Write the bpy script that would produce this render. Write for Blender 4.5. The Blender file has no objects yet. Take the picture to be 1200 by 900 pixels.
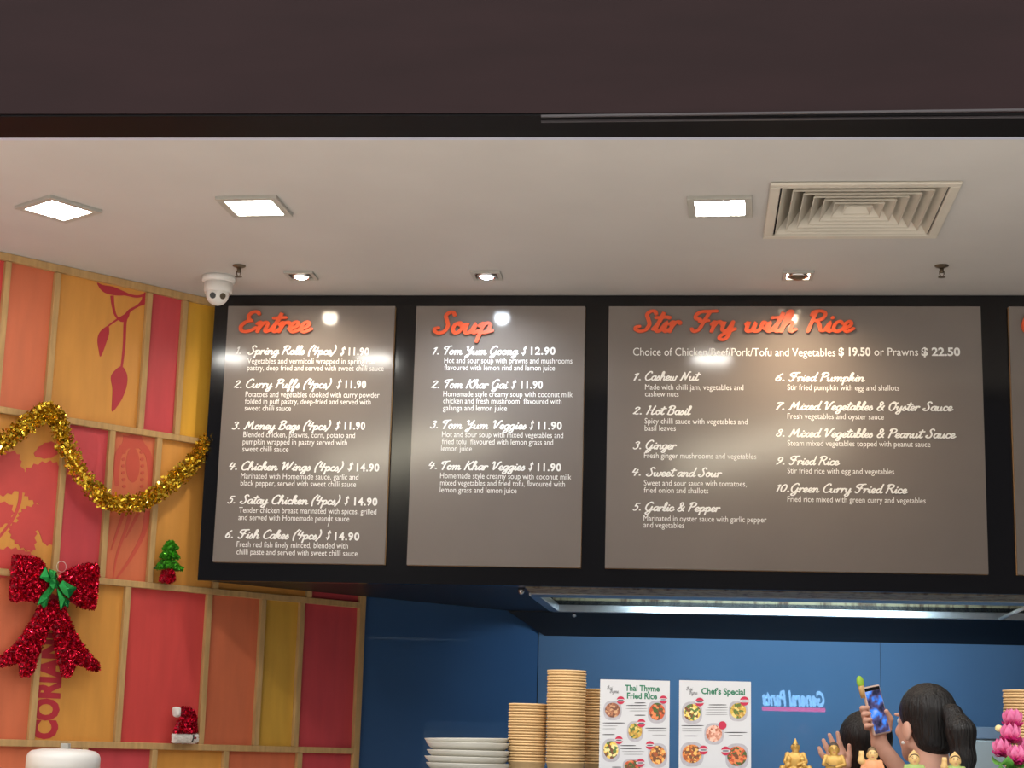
import bpy, bmesh, math, random
import numpy as np
from mathutils import Matrix, Vector
random.seed(7); rng = np.random.default_rng(7)
SC = bpy.context.scene
COL = SC.collection

# ------------------------------------------------------------------ camera
FPX = 2033.912
_p, _r, _y = .2069, .027, -.1053
CF = np.array([math.sin(_y)*math.cos(_p), math.cos(_y)*math.cos(_p), math.sin(_p)])
CR = np.array([math.cos(_y), -math.sin(_y), 0.]); CU = np.cross(CR, CF)
CR, CU = math.cos(_r)*CR+math.sin(_r)*CU, -math.sin(_r)*CR+math.cos(_r)*CU
CP = np.array([0, 0, 1.45])
cam = bpy.data.objects.new('camera', bpy.data.cameras.new('camera')); COL.objects.link(cam)
cam.matrix_world = Matrix(((CR[0], CU[0], -CF[0], CP[0]), (CR[1], CU[1], -CF[1], CP[1]), (CR[2], CU[2], -CF[2], CP[2]), (0, 0, 0, 1)))
cam.data.sensor_width = 36; cam.data.lens = FPX*36/1200; cam.data.clip_start = .05; cam.data.clip_end = 200
SC.camera = cam
# ------------------------------------------------------------------ light and exposure
SC.view_settings.view_transform = 'Standard'; SC.view_settings.look = 'None'
SC.view_settings.gamma = 1; SC.view_settings.use_curve_mapping = False
SC.view_settings.exposure = 0.25
W = bpy.data.worlds.new('mall_ambience'); SC.world = W; W.use_nodes = True
_nt = W.node_tree; _bg = _nt.nodes['Background']            # a dim concourse at eye level under a bright mall ceiling
_tc = _nt.nodes.new('ShaderNodeTexCoord'); _sx = _nt.nodes.new('ShaderNodeSeparateXYZ'); _rp = _nt.nodes.new('ShaderNodeValToRGB')
_nt.links.new(_tc.outputs['Generated'], _sx.inputs[0]); _nt.links.new(_sx.outputs['Z'], _rp.inputs[0]); _nt.links.new(_rp.outputs[0], _bg.inputs[0])
_rp.color_ramp.elements[0].position = .30; _rp.color_ramp.elements[0].color = (.05, .048, .052, 1)
_rp.color_ramp.elements[1].position = .55; _rp.color_ramp.elements[1].color = (1, .98, .95, 1)
_bg.inputs[1].default_value = 2.6
PANEL_GLOW = 46.0          # square ceiling panels
SPOT_W = (16, 17, 25)      # the three small downlights
HOOD_W = 8.0
MALL_GLOW = 17.0

# ------------------------------------------------------------------ geometry of the place, worked out from the picture's perspective
CEIL = 3.25
WA = -.7296
WN = np.array([math.cos(WA), math.sin(WA), 0.]); WT = np.array([-WN[1], WN[0], 0.]); WD = 6.039
def ray(u, v): return CF+CR*(u-600)/FPX+CU*(450-v)/FPX
def aty(u, v, y):
    d = ray(u, v); return CP+d*(y/d[1])
def atz(u, v, z):
    d = ray(u, v); return CP+d*((z-CP[2])/d[2])
def wp(s, w, z): return WT*s+WN*(w-WD)+np.array([0, 0, z])
def ws(u, v, w=0.):
    d = ray(u, v); P = CP+d*((w-WD)/(d@WN)); return np.array([P@WT, P[2]])
def depth(P): return (np.asarray(P)-CP)@CF

# ------------------------------------------------------------------ materials
def lin(c): return tuple(((x/255)/12.92 if x/255 <= .04045 else ((x/255+.055)/1.055)**2.4) for x in c)
_M = {}
def mat(name, c, rough=.5, metal=0., spec=.5, var=.08, scale=12, bump=0., stretch=(1, 1, 1), coat=0., emit=None, trans=0., ior=1.5):
    if name in _M: return _M[name]
    m = bpy.data.materials.new(name); m.use_nodes = True; nt = m.node_tree; b = nt.nodes['Principled BSDF']
    l = lin(c); b.inputs['Base Color'].default_value = (*l, 1)
    b.inputs['Roughness'].default_value = rough; b.inputs['Metallic'].default_value = metal
    b.inputs['Specular IOR Level'].default_value = spec; b.inputs['IOR'].default_value = ior
    b.inputs['Coat Weight'].default_value = coat; b.inputs['Transmission Weight'].default_value = trans
    if var or bump:
        tc = nt.nodes.new('ShaderNodeTexCoord'); mp = nt.nodes.new('ShaderNodeMapping'); mp.inputs['Scale'].default_value = stretch
        nz = nt.nodes.new('ShaderNodeTexNoise'); nz.inputs['Scale'].default_value = scale; nz.inputs['Detail'].default_value = 5
        nt.links.new(tc.outputs['Object'], mp.inputs[0]); nt.links.new(mp.outputs[0], nz.inputs['Vector'])
        if var:
            r = nt.nodes.new('ShaderNodeValToRGB')
            r.color_ramp.elements[0].position = .3; r.color_ramp.elements[1].position = .7
            r.color_ramp.elements[0].color = (*[x*(1-var) for x in l], 1); r.color_ramp.elements[1].color = (*[min(1, x*(1+var)) for x in l], 1)
            nt.links.new(nz.outputs[0], r.inputs[0]); nt.links.new(r.outputs[0], b.inputs['Base Color'])
        if bump:
            bp = nt.nodes.new('ShaderNodeBump'); bp.inputs['Strength'].default_value = bump; bp.inputs['Distance'].default_value = .01
            nt.links.new(nz.outputs[0], bp.inputs['Height']); nt.links.new(bp.outputs[0], b.inputs['Normal'])
    if emit is not None:
        b.inputs['Emission Color'].default_value = (*l, 1); b.inputs['Emission Strength'].default_value = emit
    _M[name] = m; return m
def food(name, cols, scale=150):
    if name in _M: return _M[name]
    m = bpy.data.materials.new(name); m.use_nodes = True; nt = m.node_tree; b = nt.nodes['Principled BSDF']
    tc = nt.nodes.new('ShaderNodeTexCoord'); vo = nt.nodes.new('ShaderNodeTexVoronoi'); vo.inputs['Scale'].default_value = scale
    r = nt.nodes.new('ShaderNodeValToRGB'); r.color_ramp.interpolation = 'CONSTANT'
    while len(r.color_ramp.elements) < len(cols): r.color_ramp.elements.new(.5)
    for i, c in enumerate(cols):
        r.color_ramp.elements[i].position = i/len(cols); r.color_ramp.elements[i].color = (*lin(c), 1)
    sp = nt.nodes.new('ShaderNodeSeparateColor')
    nt.links.new(tc.outputs['Object'], vo.inputs['Vector']); nt.links.new(vo.outputs['Color'], sp.inputs[0])
    nt.links.new(sp.outputs[0], r.inputs[0]); nt.links.new(r.outputs[0], b.inputs['Base Color']); b.inputs['Roughness'].default_value = .4
    _M[name] = m; return m

# ------------------------------------------------------------------ builders
class MB:
    def __init__(s): s.v = []; s.f = []; s.n = 0
    def add(s, V, Fc):
        V = np.asarray(V, float).reshape(-1, 3); s.v.append(V); s.f += [tuple(i+s.n for i in q) for q in Fc]; s.n += len(V); return s
    def hexa(s, P): return s.add(P, [(0, 3, 2, 1), (4, 5, 6, 7), (0, 1, 5, 4), (1, 2, 6, 5), (2, 3, 7, 6), (3, 0, 4, 7)])
    def box(s, a, b, fn=None):
        (x0, y0, z0), (x1, y1, z1) = a, b
        P = [(x0, y0, z0), (x1, y0, z0), (x1, y1, z0), (x0, y1, z0), (x0, y0, z1), (x1, y0, z1), (x1, y1, z1), (x0, y1, z1)]
        return s.hexa([fn(*q) for q in P] if fn else P)
    def prism(s, poly, z0, z1, fn=None):
        n = len(poly); P = [(x, y, z0) for x, y in poly]+[(x, y, z1) for x, y in poly]
        if fn: P = [fn(*q) for q in P]
        return s.add(P, [tuple(range(n))[::-1], tuple(range(n, 2*n))]+[(i, (i+1) % n, n+(i+1) % n, n+i) for i in range(n)])
    def lathe(s, prof, c=(0, 0, 0), n=28, axis='z'):
        V = []
        for r, z in prof:
            for k in range(n):
                a = 2*math.pi*k/n; q = (r*math.cos(a), r*math.sin(a), z)
                if axis == 'y': q = (q[0], q[2], q[1])
                V.append((q[0]+c[0], q[1]+c[1], q[2]+c[2]))
        Fc = [(i*n+k, i*n+(k+1) % n, (i+1)*n+(k+1) % n, (i+1)*n+k) for i in range(len(prof)-1) for k in range(n)]
        if prof[0][0] > 1e-6: Fc.append(tuple(range(n))[::-1])
        if prof[-1][0] > 1e-6: Fc.append(tuple((len(prof)-1)*n+k for k in range(n)))
        return s.add(V, Fc)
    def tube(s, pts, r, n=8):
        pts = [np.asarray(p, float) for p in pts]; V = []; m = len(pts); rr = r if hasattr(r, '__len__') else [r]*m
        for i, p in enumerate(pts):
            t = pts[min(i+1, m-1)]-pts[max(i-1, 0)]; t /= np.linalg.norm(t)+1e-9
            a = np.cross(t, (0, 0, 1) if abs(t[2]) < .9 else (1, 0, 0)); a /= np.linalg.norm(a); b = np.cross(t, a)
            for k in range(n): V.append(p+rr[i]*(math.cos(2*math.pi*k/n)*a+math.sin(2*math.pi*k/n)*b))
        Fc = [(i*n+k, i*n+(k+1) % n, (i+1)*n+(k+1) % n, (i+1)*n+k) for i in range(m-1) for k in range(n)]
        return s.add(V, Fc+[tuple(range(n))[::-1], tuple((m-1)*n+k for k in range(n))])
    def ball(s, c, r, n=14):
        r = r if hasattr(r, '__len__') else (r, r, r)
        prof = [(math.sin(math.pi*i/n)+1e-7, -math.cos(math.pi*i/n)) for i in range(n+1)]
        t = MB().lathe(prof, n=2*n); V = np.concatenate(t.v)*np.array(r)+np.array(c); return s.add(V, t.f)
    def build(s, name, m, parent=None, smooth=False, origin=None, bevel=0.):
        V = np.concatenate(s.v); o0 = np.array(origin if origin is not None else (0, 0, 0), float)
        if parent is not None: o0 = np.array(parent['_o'])
        me = bpy.data.meshes.new(name); me.from_pydata((V-o0).tolist(), [], s.f); me.update()
        if smooth: me.polygons.foreach_set('use_smooth', [True]*len(me.polygons))
        me.materials.append(m); o = bpy.data.objects.new(name, me); COL.objects.link(o)
        o['_o'] = [float(x) for x in o0]
        if parent is not None: o.parent = parent
        else: o.location = o0
        if bevel:
            bv = o.modifiers.new('bevel', 'BEVEL'); bv.width = bevel; bv.segments = 2; bv.limit_method = 'ANGLE'
        return o
def tag(o, label, cat, group=None):
    o['label'] = label; o['category'] = cat
    if group: o['group'] = group
    return o
def thing(name, label, cat, loc=(0, 0, 0), group=None):
    o = bpy.data.objects.new(name, None); COL.objects.link(o); o.location = [float(x) for x in loc]; o['_o'] = [float(x) for x in loc]
    o.empty_display_size = .05
    return tag(o, label, cat, group)
def struct(o): o['kind'] = 'structure'; return o
def stuff(o): o['kind'] = 'stuff'; return o
def dup(root, loc, label, group):
    r = root.copy(); COL.objects.link(r); r.location = [float(x) for x in loc]; r['label'] = label; r['group'] = group
    for ch in list(root.children):
        c = ch.copy(); COL.objects.link(c); c.parent = r
        for g in list(ch.children):
            d = g.copy(); COL.objects.link(d); d.parent = c
    return r

# ---- smooth bodies: a distance field meshed into one continuous surface
class SDF:
    def __init__(s, lo, hi, h):
        s.lo = np.array(lo, float); s.h = h; s.n = np.ceil((np.array(hi)-s.lo)/h).astype(int)+1
        s.F = np.full(s.n, 1.0, np.float32); s.ax = [(s.lo[i]+h*np.arange(s.n[i])).astype(np.float32) for i in range(3)]
    def _blk(s, lo, hi):
        a = np.clip(np.floor((np.array(lo)-s.lo)/s.h).astype(int), 0, s.n); b = np.clip(np.ceil((np.array(hi)-s.lo)/s.h).astype(int)+1, 0, s.n)
        sl = tuple(slice(a[i], b[i]) for i in range(3))
        return sl, np.meshgrid(*[s.ax[i][sl[i]] for i in range(3)], indexing='ij', sparse=True)
    def _put(s, sl, d, k, op):
        A = s.F[sl]
        if op == 'sub': s.F[sl] = np.maximum(A, -d); return
        if k <= 0: s.F[sl] = np.minimum(A, d); return
        t = np.clip(.5+.5*(d-A)/k, 0, 1); s.F[sl] = d*(1-t)+A*t-k*t*(1-t)
    def cap(s, a, b, ra, rb=None, k=.012, op='add'):
        rb = ra if rb is None else rb; a = np.array(a, float); b = np.array(b, float); R = max(ra, rb)+k+3*s.h
        sl, (X, Y, Z) = s._blk(np.minimum(a, b)-R, np.maximum(a, b)+R); e = b-a; L = e@e+1e-12
        t = np.clip(((X-a[0])*e[0]+(Y-a[1])*e[1]+(Z-a[2])*e[2])/L, 0, 1)
        d = np.sqrt((X-a[0]-t*e[0])**2+(Y-a[1]-t*e[1])**2+(Z-a[2]-t*e[2])**2)-(ra+t*(rb-ra))
        s._put(sl, d.astype(np.float32), k, op); return s
    def ell(s, c, r, k=.012, op='add'):
        c = np.array(c, float); r = np.array(r, float); R = r+k+3*s.h
        sl, (X, Y, Z) = s._blk(c-R, c+R); x, y, z = X-c[0], Y-c[1], Z-c[2]
        k0 = np.sqrt((x/r[0])**2+(y/r[1])**2+(z/r[2])**2); k1 = np.sqrt((x/r[0]**2)**2+(y/r[1]**2)**2+(z/r[2]**2)**2)+1e-9
        s._put(sl, (k0*(k0-1)/k1).astype(np.float32), k, op); return s
    def plane(s, p, n):   # keep the side where (P-p).n < 0
        n = np.array(n, float); n /= np.linalg.norm(n); X, Y, Z = np.meshgrid(*s.ax, indexing='ij', sparse=True)
        s.F = np.maximum(s.F, (X-p[0])*n[0]+(Y-p[1])*n[1]+(Z-p[2])*n[2]).astype(np.float32); return s
    def mesh(s):
        F = s.F; S = F < 0; c = S[:-1, :-1, :-1]; a = np.zeros(c.shape, np.uint8)
        for i in (0, 1):
            for j in (0, 1):
                for k in (0, 1): a += S[i:i+c.shape[0], j:j+c.shape[1], k:k+c.shape[2]]
        I = np.argwhere((a > 0) & (a < 8)); idx = np.full(c.shape, -1, np.int32); idx[tuple(I.T)] = np.arange(len(I))
        pos = np.zeros((len(I), 3)); cnt = np.zeros(len(I))
        C8 = [(i, j, k) for i in (0, 1) for j in (0, 1) for k in (0, 1)]
        for A in C8:
            for ax in range(3):
                if A[ax]: continue
                B = list(A); B[ax] = 1
                va = F[tuple((I+A).T)]; vb = F[tuple((I+B).T)]; m = (va < 0) != (vb < 0)
                t = np.where(m, va/np.where(m, va-vb, 1), 0); q = np.array(A, float)+np.outer(t, np.array(B)-np.array(A))
                pos += q*m[:, None]; cnt += m
        V = s.lo+s.h*(I+pos/cnt[:, None]); faces = []
        for ax in range(3):
            o = [(i, j) for i in range(3) for j in range(3)]; u, w = (ax+1) % 3, (ax+2) % 3
            sA = [slice(1, -1)]*3; sA[ax] = slice(0, -1); sB = list(sA); sB[ax] = slice(1, None)
            a0 = S[tuple(sA)]; b0 = S[tuple(sB)]; E = np.argwhere(a0 != b0)
            if not len(E): continue
            G = E.copy(); G[:, u] += 1; G[:, w] += 1
            neg = a0[tuple(E.T)]
            def cell(du, dw):
                q = G.copy(); q[:, u] += du; q[:, w] += dw; return idx[tuple(q.T)]
            Q = np.stack([cell(-1, -1), cell(0, -1), cell(0, 0), cell(-1, 0)], 1); Q[~neg] = Q[~neg][:, ::-1]
            faces.append(Q)
        return V, np.concatenate(faces)
    def build(s, name, m, parent, fn=None):
        V, Q = s.mesh(); b = MB(); V = fn(V) if fn else V+np.array(parent['_o']); return b.add(V, Q.tolist()).build(name, m, parent, smooth=True)

def inside(poly, P):
    poly = np.asarray(poly, float); x, y = P[..., 0], P[..., 1]; c = np.zeros(x.shape, bool); d = np.full(x.shape, 1e9)
    for i in range(len(poly)):
        a, b = poly[i], poly[(i+1) % len(poly)]
        cr = ((a[1] > y) != (b[1] > y)) & (x < (b[0]-a[0])*(y-a[1])/(b[1]-a[1]+1e-12)+a[0]); c ^= cr
        e = b-a; t = np.clip(((x-a[0])*e[0]+(y-a[1])*e[1])/(e@e+1e-12), 0, 1); d = np.minimum(d, np.hypot(x-a[0]-t*e[0], y-a[1]-t*e[1]))
    return np.where(c, -d, d)
def smooth_poly(P, k=6, closed=True):
    P = [np.asarray(p, float) for p in P]; n = len(P); out = []
    rngi = range(n) if closed else range(n-1)
    for i in rngi:
        g = (lambda j: P[j % n]) if closed else (lambda j: P[min(max(j, 0), n-1)])
        p0, p1, p2, p3 = g(i-1), g(i), g(i+1), g(i+2)
        if np.allclose(p1, p2): continue
        if np.allclose(p0, p1): p0 = p1-(p2-p1)*.5
        if np.allclose(p2, p3): p3 = p2+(p2-p1)*.5
        for t in np.arange(k)/k:
            out.append(.5*(2*p1+(p2-p0)*t+(2*p0-5*p1+4*p2-p3)*t*t+(3*p1-p0-3*p2+p3)*t**3))
    if not closed: out.append(P[-1])
    return out
def puff(poly, w0, hgt, edge, res, fn):
    """a soft pillow whose outline lies on a wall: returns MB; fn maps (s, w, z) to the place"""
    poly = np.asarray(poly); lo = poly.min(0)-3*res; hi = poly.max(0)+3*res
    f = SDF((lo[0], w0-hgt-3*res, lo[1]), (hi[0], w0+hgt+3*res, hi[1]), res)
    X, Z = np.meshgrid(f.ax[0], f.ax[2], indexing='ij'); d = inside(poly, np.stack([X, Z], -1))
    pr = np.where(d < 0, hgt*np.sqrt(np.clip(1-(1-np.clip(-d/edge, 0, 1))**2, 0, 1)), -d)
    f.F = (np.abs(f.ax[1][None, :, None]-w0)-pr[:, None, :]).astype(np.float32)*.7
    V, Q = f.mesh(); return MB().add([fn(*q) for q in V], Q.tolist())
def flecks(centres, L, Wd, jit=0.):
    n = len(centres); d = rng.normal(size=(n, 3)); d /= np.linalg.norm(d, axis=1)[:, None]
    e = np.cross(d, rng.normal(size=(n, 3))); e /= np.linalg.norm(e, axis=1)[:, None]
    l = L*(.6+.8*rng.random(n))[:, None]; c = np.asarray(centres)+rng.normal(size=(n, 3))*jit
    V = np.stack([c-d*l/2-e*Wd/2, c+d*l/2-e*Wd/2, c+d*l/2+e*Wd/2, c-d*l/2+e*Wd/2], 1).reshape(-1, 3)
    return V, [(4*i, 4*i+1, 4*i+2, 4*i+3) for i in range(n)]
def on_puff(poly, w0, hgt, edge, n, fn, lift=.004):
    poly = np.asarray(poly); lo, hi = poly.min(0), poly.max(0); out = []
    while len(out) < n:
        q = lo+rng.random((n*2, 2))*(hi-lo); d = inside(poly, q); k = d < .002
        for (s_, z_), dd in zip(q[k], d[k]):
            h_ = hgt*math.sqrt(max(0, 1-(1-min(1, max(0, -dd)/edge))**2)); out.append(fn(s_, w0+h_+lift*rng.random(), z_))
    return np.array(out[:n])

# ---- lettering
_S = {
'a': (48, '40,42 28,48 10,38 6,16 16,1 30,8 40,42|40,46 38,12 44,0 54,10'), 'b': (44, '0,10 16,50 22,88 14,96 8,80 8,14 16,0 32,4 38,28 28,44 14,34|32,40 46,36'),
'c': (38, '34,38 24,48 10,40 5,20 12,3 26,1 42,14'), 'd': (50, '40,42 28,48 10,38 6,16 16,1 30,8 42,44|48,98 40,40 40,10 46,0 56,10'),
'e': (38, '2,14 22,22 30,36 22,48 10,40 6,20 14,2 26,1 42,14'), 'f': (36, '2,10 20,48 28,86 20,98 13,80 10,0 9,-34 16,-38 20,-14 14,2 36,12'),
'g': (46, '38,42 26,48 8,38 5,18 14,2 28,10 38,42|38,46 36,-10 28,-36 12,-38 6,-26 22,-8 50,12'), 'h': (50, '2,8 16,44 24,86 18,98 10,84 6,0|7,20 18,42 30,46 36,34 34,8 40,0 52,10'),
'i': (26, '2,12 14,46 14,46 12,10 18,0 30,10|17,64 18,67'), 'k': (46, '2,8 16,44 24,86 18,98 10,84 6,0|6,18 22,40 32,46 36,36 26,26 12,22 12,22 26,18 34,2 50,8'),
'l': (26, '2,8 16,46 22,86 16,98 9,84 8,14 16,0 30,10'), 'm': (74, '0,38 8,47 12,40 10,0|11,18 22,42 32,46 36,36 34,0|35,18 46,42 56,46 60,34 58,8 64,0 76,10'),
'n': (52, '0,38 8,47 12,40 10,0|11,18 22,42 32,46 38,34 36,8 42,0 54,10'), 'o': (44, '22,48 9,40 6,18 16,1 30,6 36,26 28,46 20,48 22,40 34,36 46,40'),
'p': (48, '0,34 10,46 12,36 8,-38|10,8 14,34 26,48 38,38 36,14 24,1 12,8|30,3 50,12'), 'r': (36, '0,34 8,46 10,40 7,0|8,20 16,40 26,47 33,43 33,38'),
's': (34, '0,10 18,52 18,52 20,36 27,18 20,2 10,0 2,8'), 't': (28, '2,10 16,46 22,92 22,92 12,30 12,8 20,0 32,10|0,66 40,69'),
'u': (52, '0,34 8,46 8,46 6,12 14,0 28,8 38,46 38,46 36,10 42,0 54,10'), 'v': (44, '0,34 8,46 12,30 14,2 14,2 28,14 36,44 44,40'),
'w': (66, '0,34 8,46 8,46 6,12 14,0 26,8 32,44 32,44 30,10 40,0 52,10 56,44 66,40'), 'x': (44, '2,38 10,47 18,36 24,10 32,0 46,10|36,46 6,2'),
'y': (50, '0,34 8,46 8,46 6,14 14,2 28,10 38,46|38,46 36,-10 28,-36 12,-38 6,-26 22,-8 52,12'),
'S': (62, '58,84 50,97 36,96 28,80 38,56 46,34 40,8 22,0 6,8 4,20 14,24'), 'R': (72, '24,96 16,50 10,0|8,78 14,94 40,98 58,86 54,64 36,52 22,52|34,52 48,30 58,4 74,8'),
'C': (62, '56,82 52,96 36,96 16,70 8,34 18,6 34,0 52,8 66,18'), 'P': (58, '24,92 16,50 10,0|8,78 14,94 40,98 58,84 52,62 34,50 20,52'),
'M': (94, '4,4 12,8 28,92 28,92 40,20 40,20 68,94 68,94 70,20 76,2 94,10'), 'B': (66, '24,94 16,50 10,2|8,80 18,95 42,98 56,86 48,64 28,54 28,54 50,48 56,24 42,2 20,0 8,6'),
'W': (98, '4,80 12,94 18,80 18,4 18,4 50,90 50,90 54,4 54,4 74,50 86,96'), 'F': (70, '24,58 8,62 6,80 22,94 50,96 74,98|52,96 40,50 30,8 14,0 4,12|24,48 54,52'),
'T': (60, '18,62 6,68 8,84 24,92 50,95 66,98|44,94 34,50 26,0'), 'Y': (68, '4,84 12,94 16,80 16,54 28,46 44,60 58,94|58,94 48,40 34,-20 20,-34 10,-24 24,-4 62,14'),
'G': (72, '58,84 52,96 36,96 14,70 8,36 18,8 36,2 50,20 58,48|58,48 52,-10 40,-34 22,-36 18,-22 40,-4 72,12'), 'K': (70, '24,96 16,50 10,0|64,96 40,64 20,48 20,48 36,40 48,8 58,0 70,8'),
'V': (68, '4,76 12,94 20,84 22,40 24,2 24,2 44,40 58,84 70,94'), 'N': (82, '4,4 12,8 28,92 28,92 48,4 48,4 66,88 78,96'),
'H': (80, '12,88 22,96 22,80 14,30 8,2|64,96 54,50 50,8 58,0 72,10|16,46 58,52'), 'O': (68, '36,97 14,76 8,34 22,2 42,8 56,44 52,82 36,97 34,84 50,76 66,86'),
'E': (62, '56,86 48,97 30,94 22,76 32,56 44,54 44,54 22,50 8,28 14,6 32,0 50,8 62,20'),
'0': (56, '28,96 12,76 8,30 18,2 34,4 48,40 48,80 36,96 28,96'), '1': (42, '12,78 32,98 32,98 20,0'), '2': (54, '12,78 24,96 42,94 46,76 30,44 6,4 6,4 20,10 32,2 50,6'),
'3': (52, '14,84 28,97 44,92 44,72 26,56 26,56 42,48 42,20 28,2 12,2 4,14'), '4': (56, '20,96 8,44 8,44 50,46|44,80 32,0'), '5': (52, '52,96 22,94 22,94 14,56 14,56 34,62 42,44 34,10 16,0 4,10'),
'6': (50, '44,96 20,66 8,30 14,4 30,2 42,24 36,46 20,44 10,28'), '7': (48, '10,90 26,96 52,95 52,95 30,50 18,0'), '8': (52, '44,84 32,97 18,88 20,68 38,48 40,18 24,2 8,14 12,38 36,60 46,80 44,84'),
'9': (50, '46,70 36,52 20,54 14,76 24,96 40,94 46,74 38,40 14,2'), '(': (32, '34,106 16,70 8,30 14,-16'), ')': (32, '12,106 24,70 20,30 0,-16'),
'$': (52, '56,76 42,92 20,88 16,68 38,50 44,26 26,6 0,18|38,104 22,-6'), '&': (62, '54,50 38,8 16,0 6,20 20,44 40,70 34,94 20,90 20,66 40,20 56,2'), '.': (32, '17,4 21,4 21,8 17,8 17,4'), ' ': (30, '')}
def strokes(txt, slant=.22):
    out = []; x = 0
    for ch in txt:
        adv, g = _S[ch]
        for st in g.split('|'):
            if not st: continue
            P = [tuple(map(float, q.split(','))) for q in st.split()]
            P = smooth_poly([np.array((a/100, b/100)) for a, b in P], 5, closed=False)
            out.append([np.array((q[0]+x+slant*q[1], q[1])) for q in P])
        x += adv/100
    return out
def ribbon(lines, wd, th):
    """flat round-ended strokes of width wd, standing th out; returns 3-column verts (x, y up, out) and faces"""
    b = MB(); q_ = 0
    for L in lines:
        L = [p for i, p in enumerate(L) if i == 0 or np.hypot(*(p-L[i-1])) > 1e-4]; n = len(L)
        if n < 2: continue
        l, r = [], []
        for i in range(n):
            t = L[min(i+1, n-1)]-L[max(i-1, 0)]; t = t/(np.hypot(*t)+1e-9); q = np.array((-t[1], t[0]))*wd/2; l.append(L[i]+q); r.append(L[i]-q)
        def cap_(c, a, m=5):
            q = a-c; o = []
            for k in range(1, m):
                g = -math.pi*k/m; o.append(c+np.array((q[0]*math.cos(g)-q[1]*math.sin(g), q[0]*math.sin(g)+q[1]*math.cos(g))))
            return o
        ce = cap_(L[-1], l[-1]); cs = cap_(L[0], r[0]); out = l+ce+r[::-1]+cs; m = len(out)
        rr = lambda i: n+len(ce)+(n-1-i); hh = [0]*m
        for i in range(n): hh[i] = hh[rr(i)] = (q_+i)*2e-6*1.0
        for i in range(n, n+len(ce)): hh[i] = (q_+n-1)*2e-6
        for i in range(m-len(cs), m): hh[i] = q_*2e-6
        q_ += n+6
        V = [(p[0], p[1], th+h_) for p, h_ in zip(out, hh)]+[(p[0], p[1], 0) for p in out]
        Fc = [(i, rr(i), rr(i+1), i+1) for i in range(n-1)]
        Fc.append(tuple([n-1]+[rr(n-1)]+list(range(n+len(ce)-1, n-1, -1)))); Fc.append(tuple([0]+list(range(m-1, m-1-len(cs), -1))+[rr(0)]))
        Fc += [(i, (i+1) % m, m+(i+1) % m, m+i) for i in range(m)]
        b.add(V, Fc)
    return np.concatenate(b.v), b.f
_cap = {}
def sans(txt, bold=0., spacing=1., th=0.):
    cu = bpy.data.curves.new('t', 'FONT'); cu.body = txt; cu.resolution_u = 3; cu.offset = bold; cu.space_character = spacing; cu.extrude = th/2
    o = bpy.data.objects.new('t', cu); COL.objects.link(o); dg = bpy.context.evaluated_depsgraph_get(); e = o.evaluated_get(dg); me = e.to_mesh()
    V = np.array([v.co[:] for v in me.vertices]); Fc = [tuple(p.vertices) for p in me.polygons]; e.to_mesh_clear()
    bpy.data.objects.remove(o); bpy.data.curves.remove(cu)
    return V, Fc
CAPH = sans('H')[0][:, 1].max()
def lay(V, Fc, O, X, Z, N, sx, sz, name, m, parent):
    V = np.asarray(V); P = np.array(O)+np.outer(V[:, 0]*sx, X)+np.outer(V[:, 1]*sz, Z)+np.outer(V[:, 2] if V.shape[1] > 2 else 0*V[:, 0], N)
    return MB().add(P, Fc).build(name, m, parent)
EX, EZ, EN = np.array((1., 0, 0)), np.array((0, 0, 1.)), np.array((0, -1., 0))
def put_text(txt, u0, v0, u1, cap, y, m, name, parent, kind='sans', bold=.012, wd=.115, th=.0006, spacing=1.):
    """writes txt on the plane y=const between two columns of the picture, cap high"""
    A = aty(u0, v0, y); B = aty(u1, v0, y); sz = cap/FPX*depth(A)
    if kind == 'sans':
        V, Fc = sans(txt, bold, spacing); V = V.copy(); V[:, 2] += th; sz /= CAPH
    else:
        V, Fc = ribbon(strokes(txt), wd, th)
    x0, x1 = V[:, 0].min(), V[:, 0].max(); V[:, 0] -= x0; sx = (B[0]-A[0])/(x1-x0)
    return lay(V, Fc, A, EX, EZ, EN, sx, sz, name, m, parent)

# ------------------------------------------------------------------ palette
M_ceil = mat('ceiling_paint', (194, 191, 187), .7, var=.03, scale=3)
M_black = mat('gloss_black_laminate', (9, 8, 11), .12, var=.1, scale=20)
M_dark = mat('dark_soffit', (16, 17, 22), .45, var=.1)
M_bulk = mat('bulkhead_brown', (40, 25, 27), .45, spec=.15, var=.12, scale=2, stretch=(1, 1, 4))
M_bulk_shade = mat('bulkhead_underside_shade', (9, 8, 11), .6, spec=.15, var=.1)  # shade of the unlit bulkhead underside, put into the colour
M_batten = mat('pine_batten', (186, 150, 98), .6, var=.14, scale=9, stretch=(6, 6, 1))
M_panel = mat('menu_panel_grey', (127, 119, 113), .11, var=.03, scale=4, spec=.5)
M_edge = mat('panel_edge_tan', (190, 150, 100), .5)
M_white = mat('white_lettering', (250, 250, 246), .5, var=0)
M_orange = mat('orange_lettering', (235, 92, 48), .45, var=.04)
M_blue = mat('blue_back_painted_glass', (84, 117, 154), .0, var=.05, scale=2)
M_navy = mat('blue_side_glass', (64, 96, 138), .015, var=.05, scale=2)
M_steel = mat('brushed_stainless', (190, 192, 196), .28, metal=1., var=.06, scale=30)
M_frame = mat('lamp_frame_grey', (170, 168, 160), .4, var=.03)
M_vent = mat('vent_cream_metal', (205, 198, 184), .42, var=.03)
M_glow = mat('lit_diffuser', (255, 252, 244), .5, var=0, emit=PANEL_GLOW)
M_lampw = mat('warm_lamp', (255, 236, 205), .5, var=0, emit=24)
M_lampc = mat('cool_lamp', (225, 240, 255), .5, var=0, emit=24)
M_chrome = mat('chrome', (200, 200, 200), .12, metal=1., var=0)
M_dull = mat('dull_brass', (110, 98, 82), .35, metal=.8, var=.05)
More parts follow.
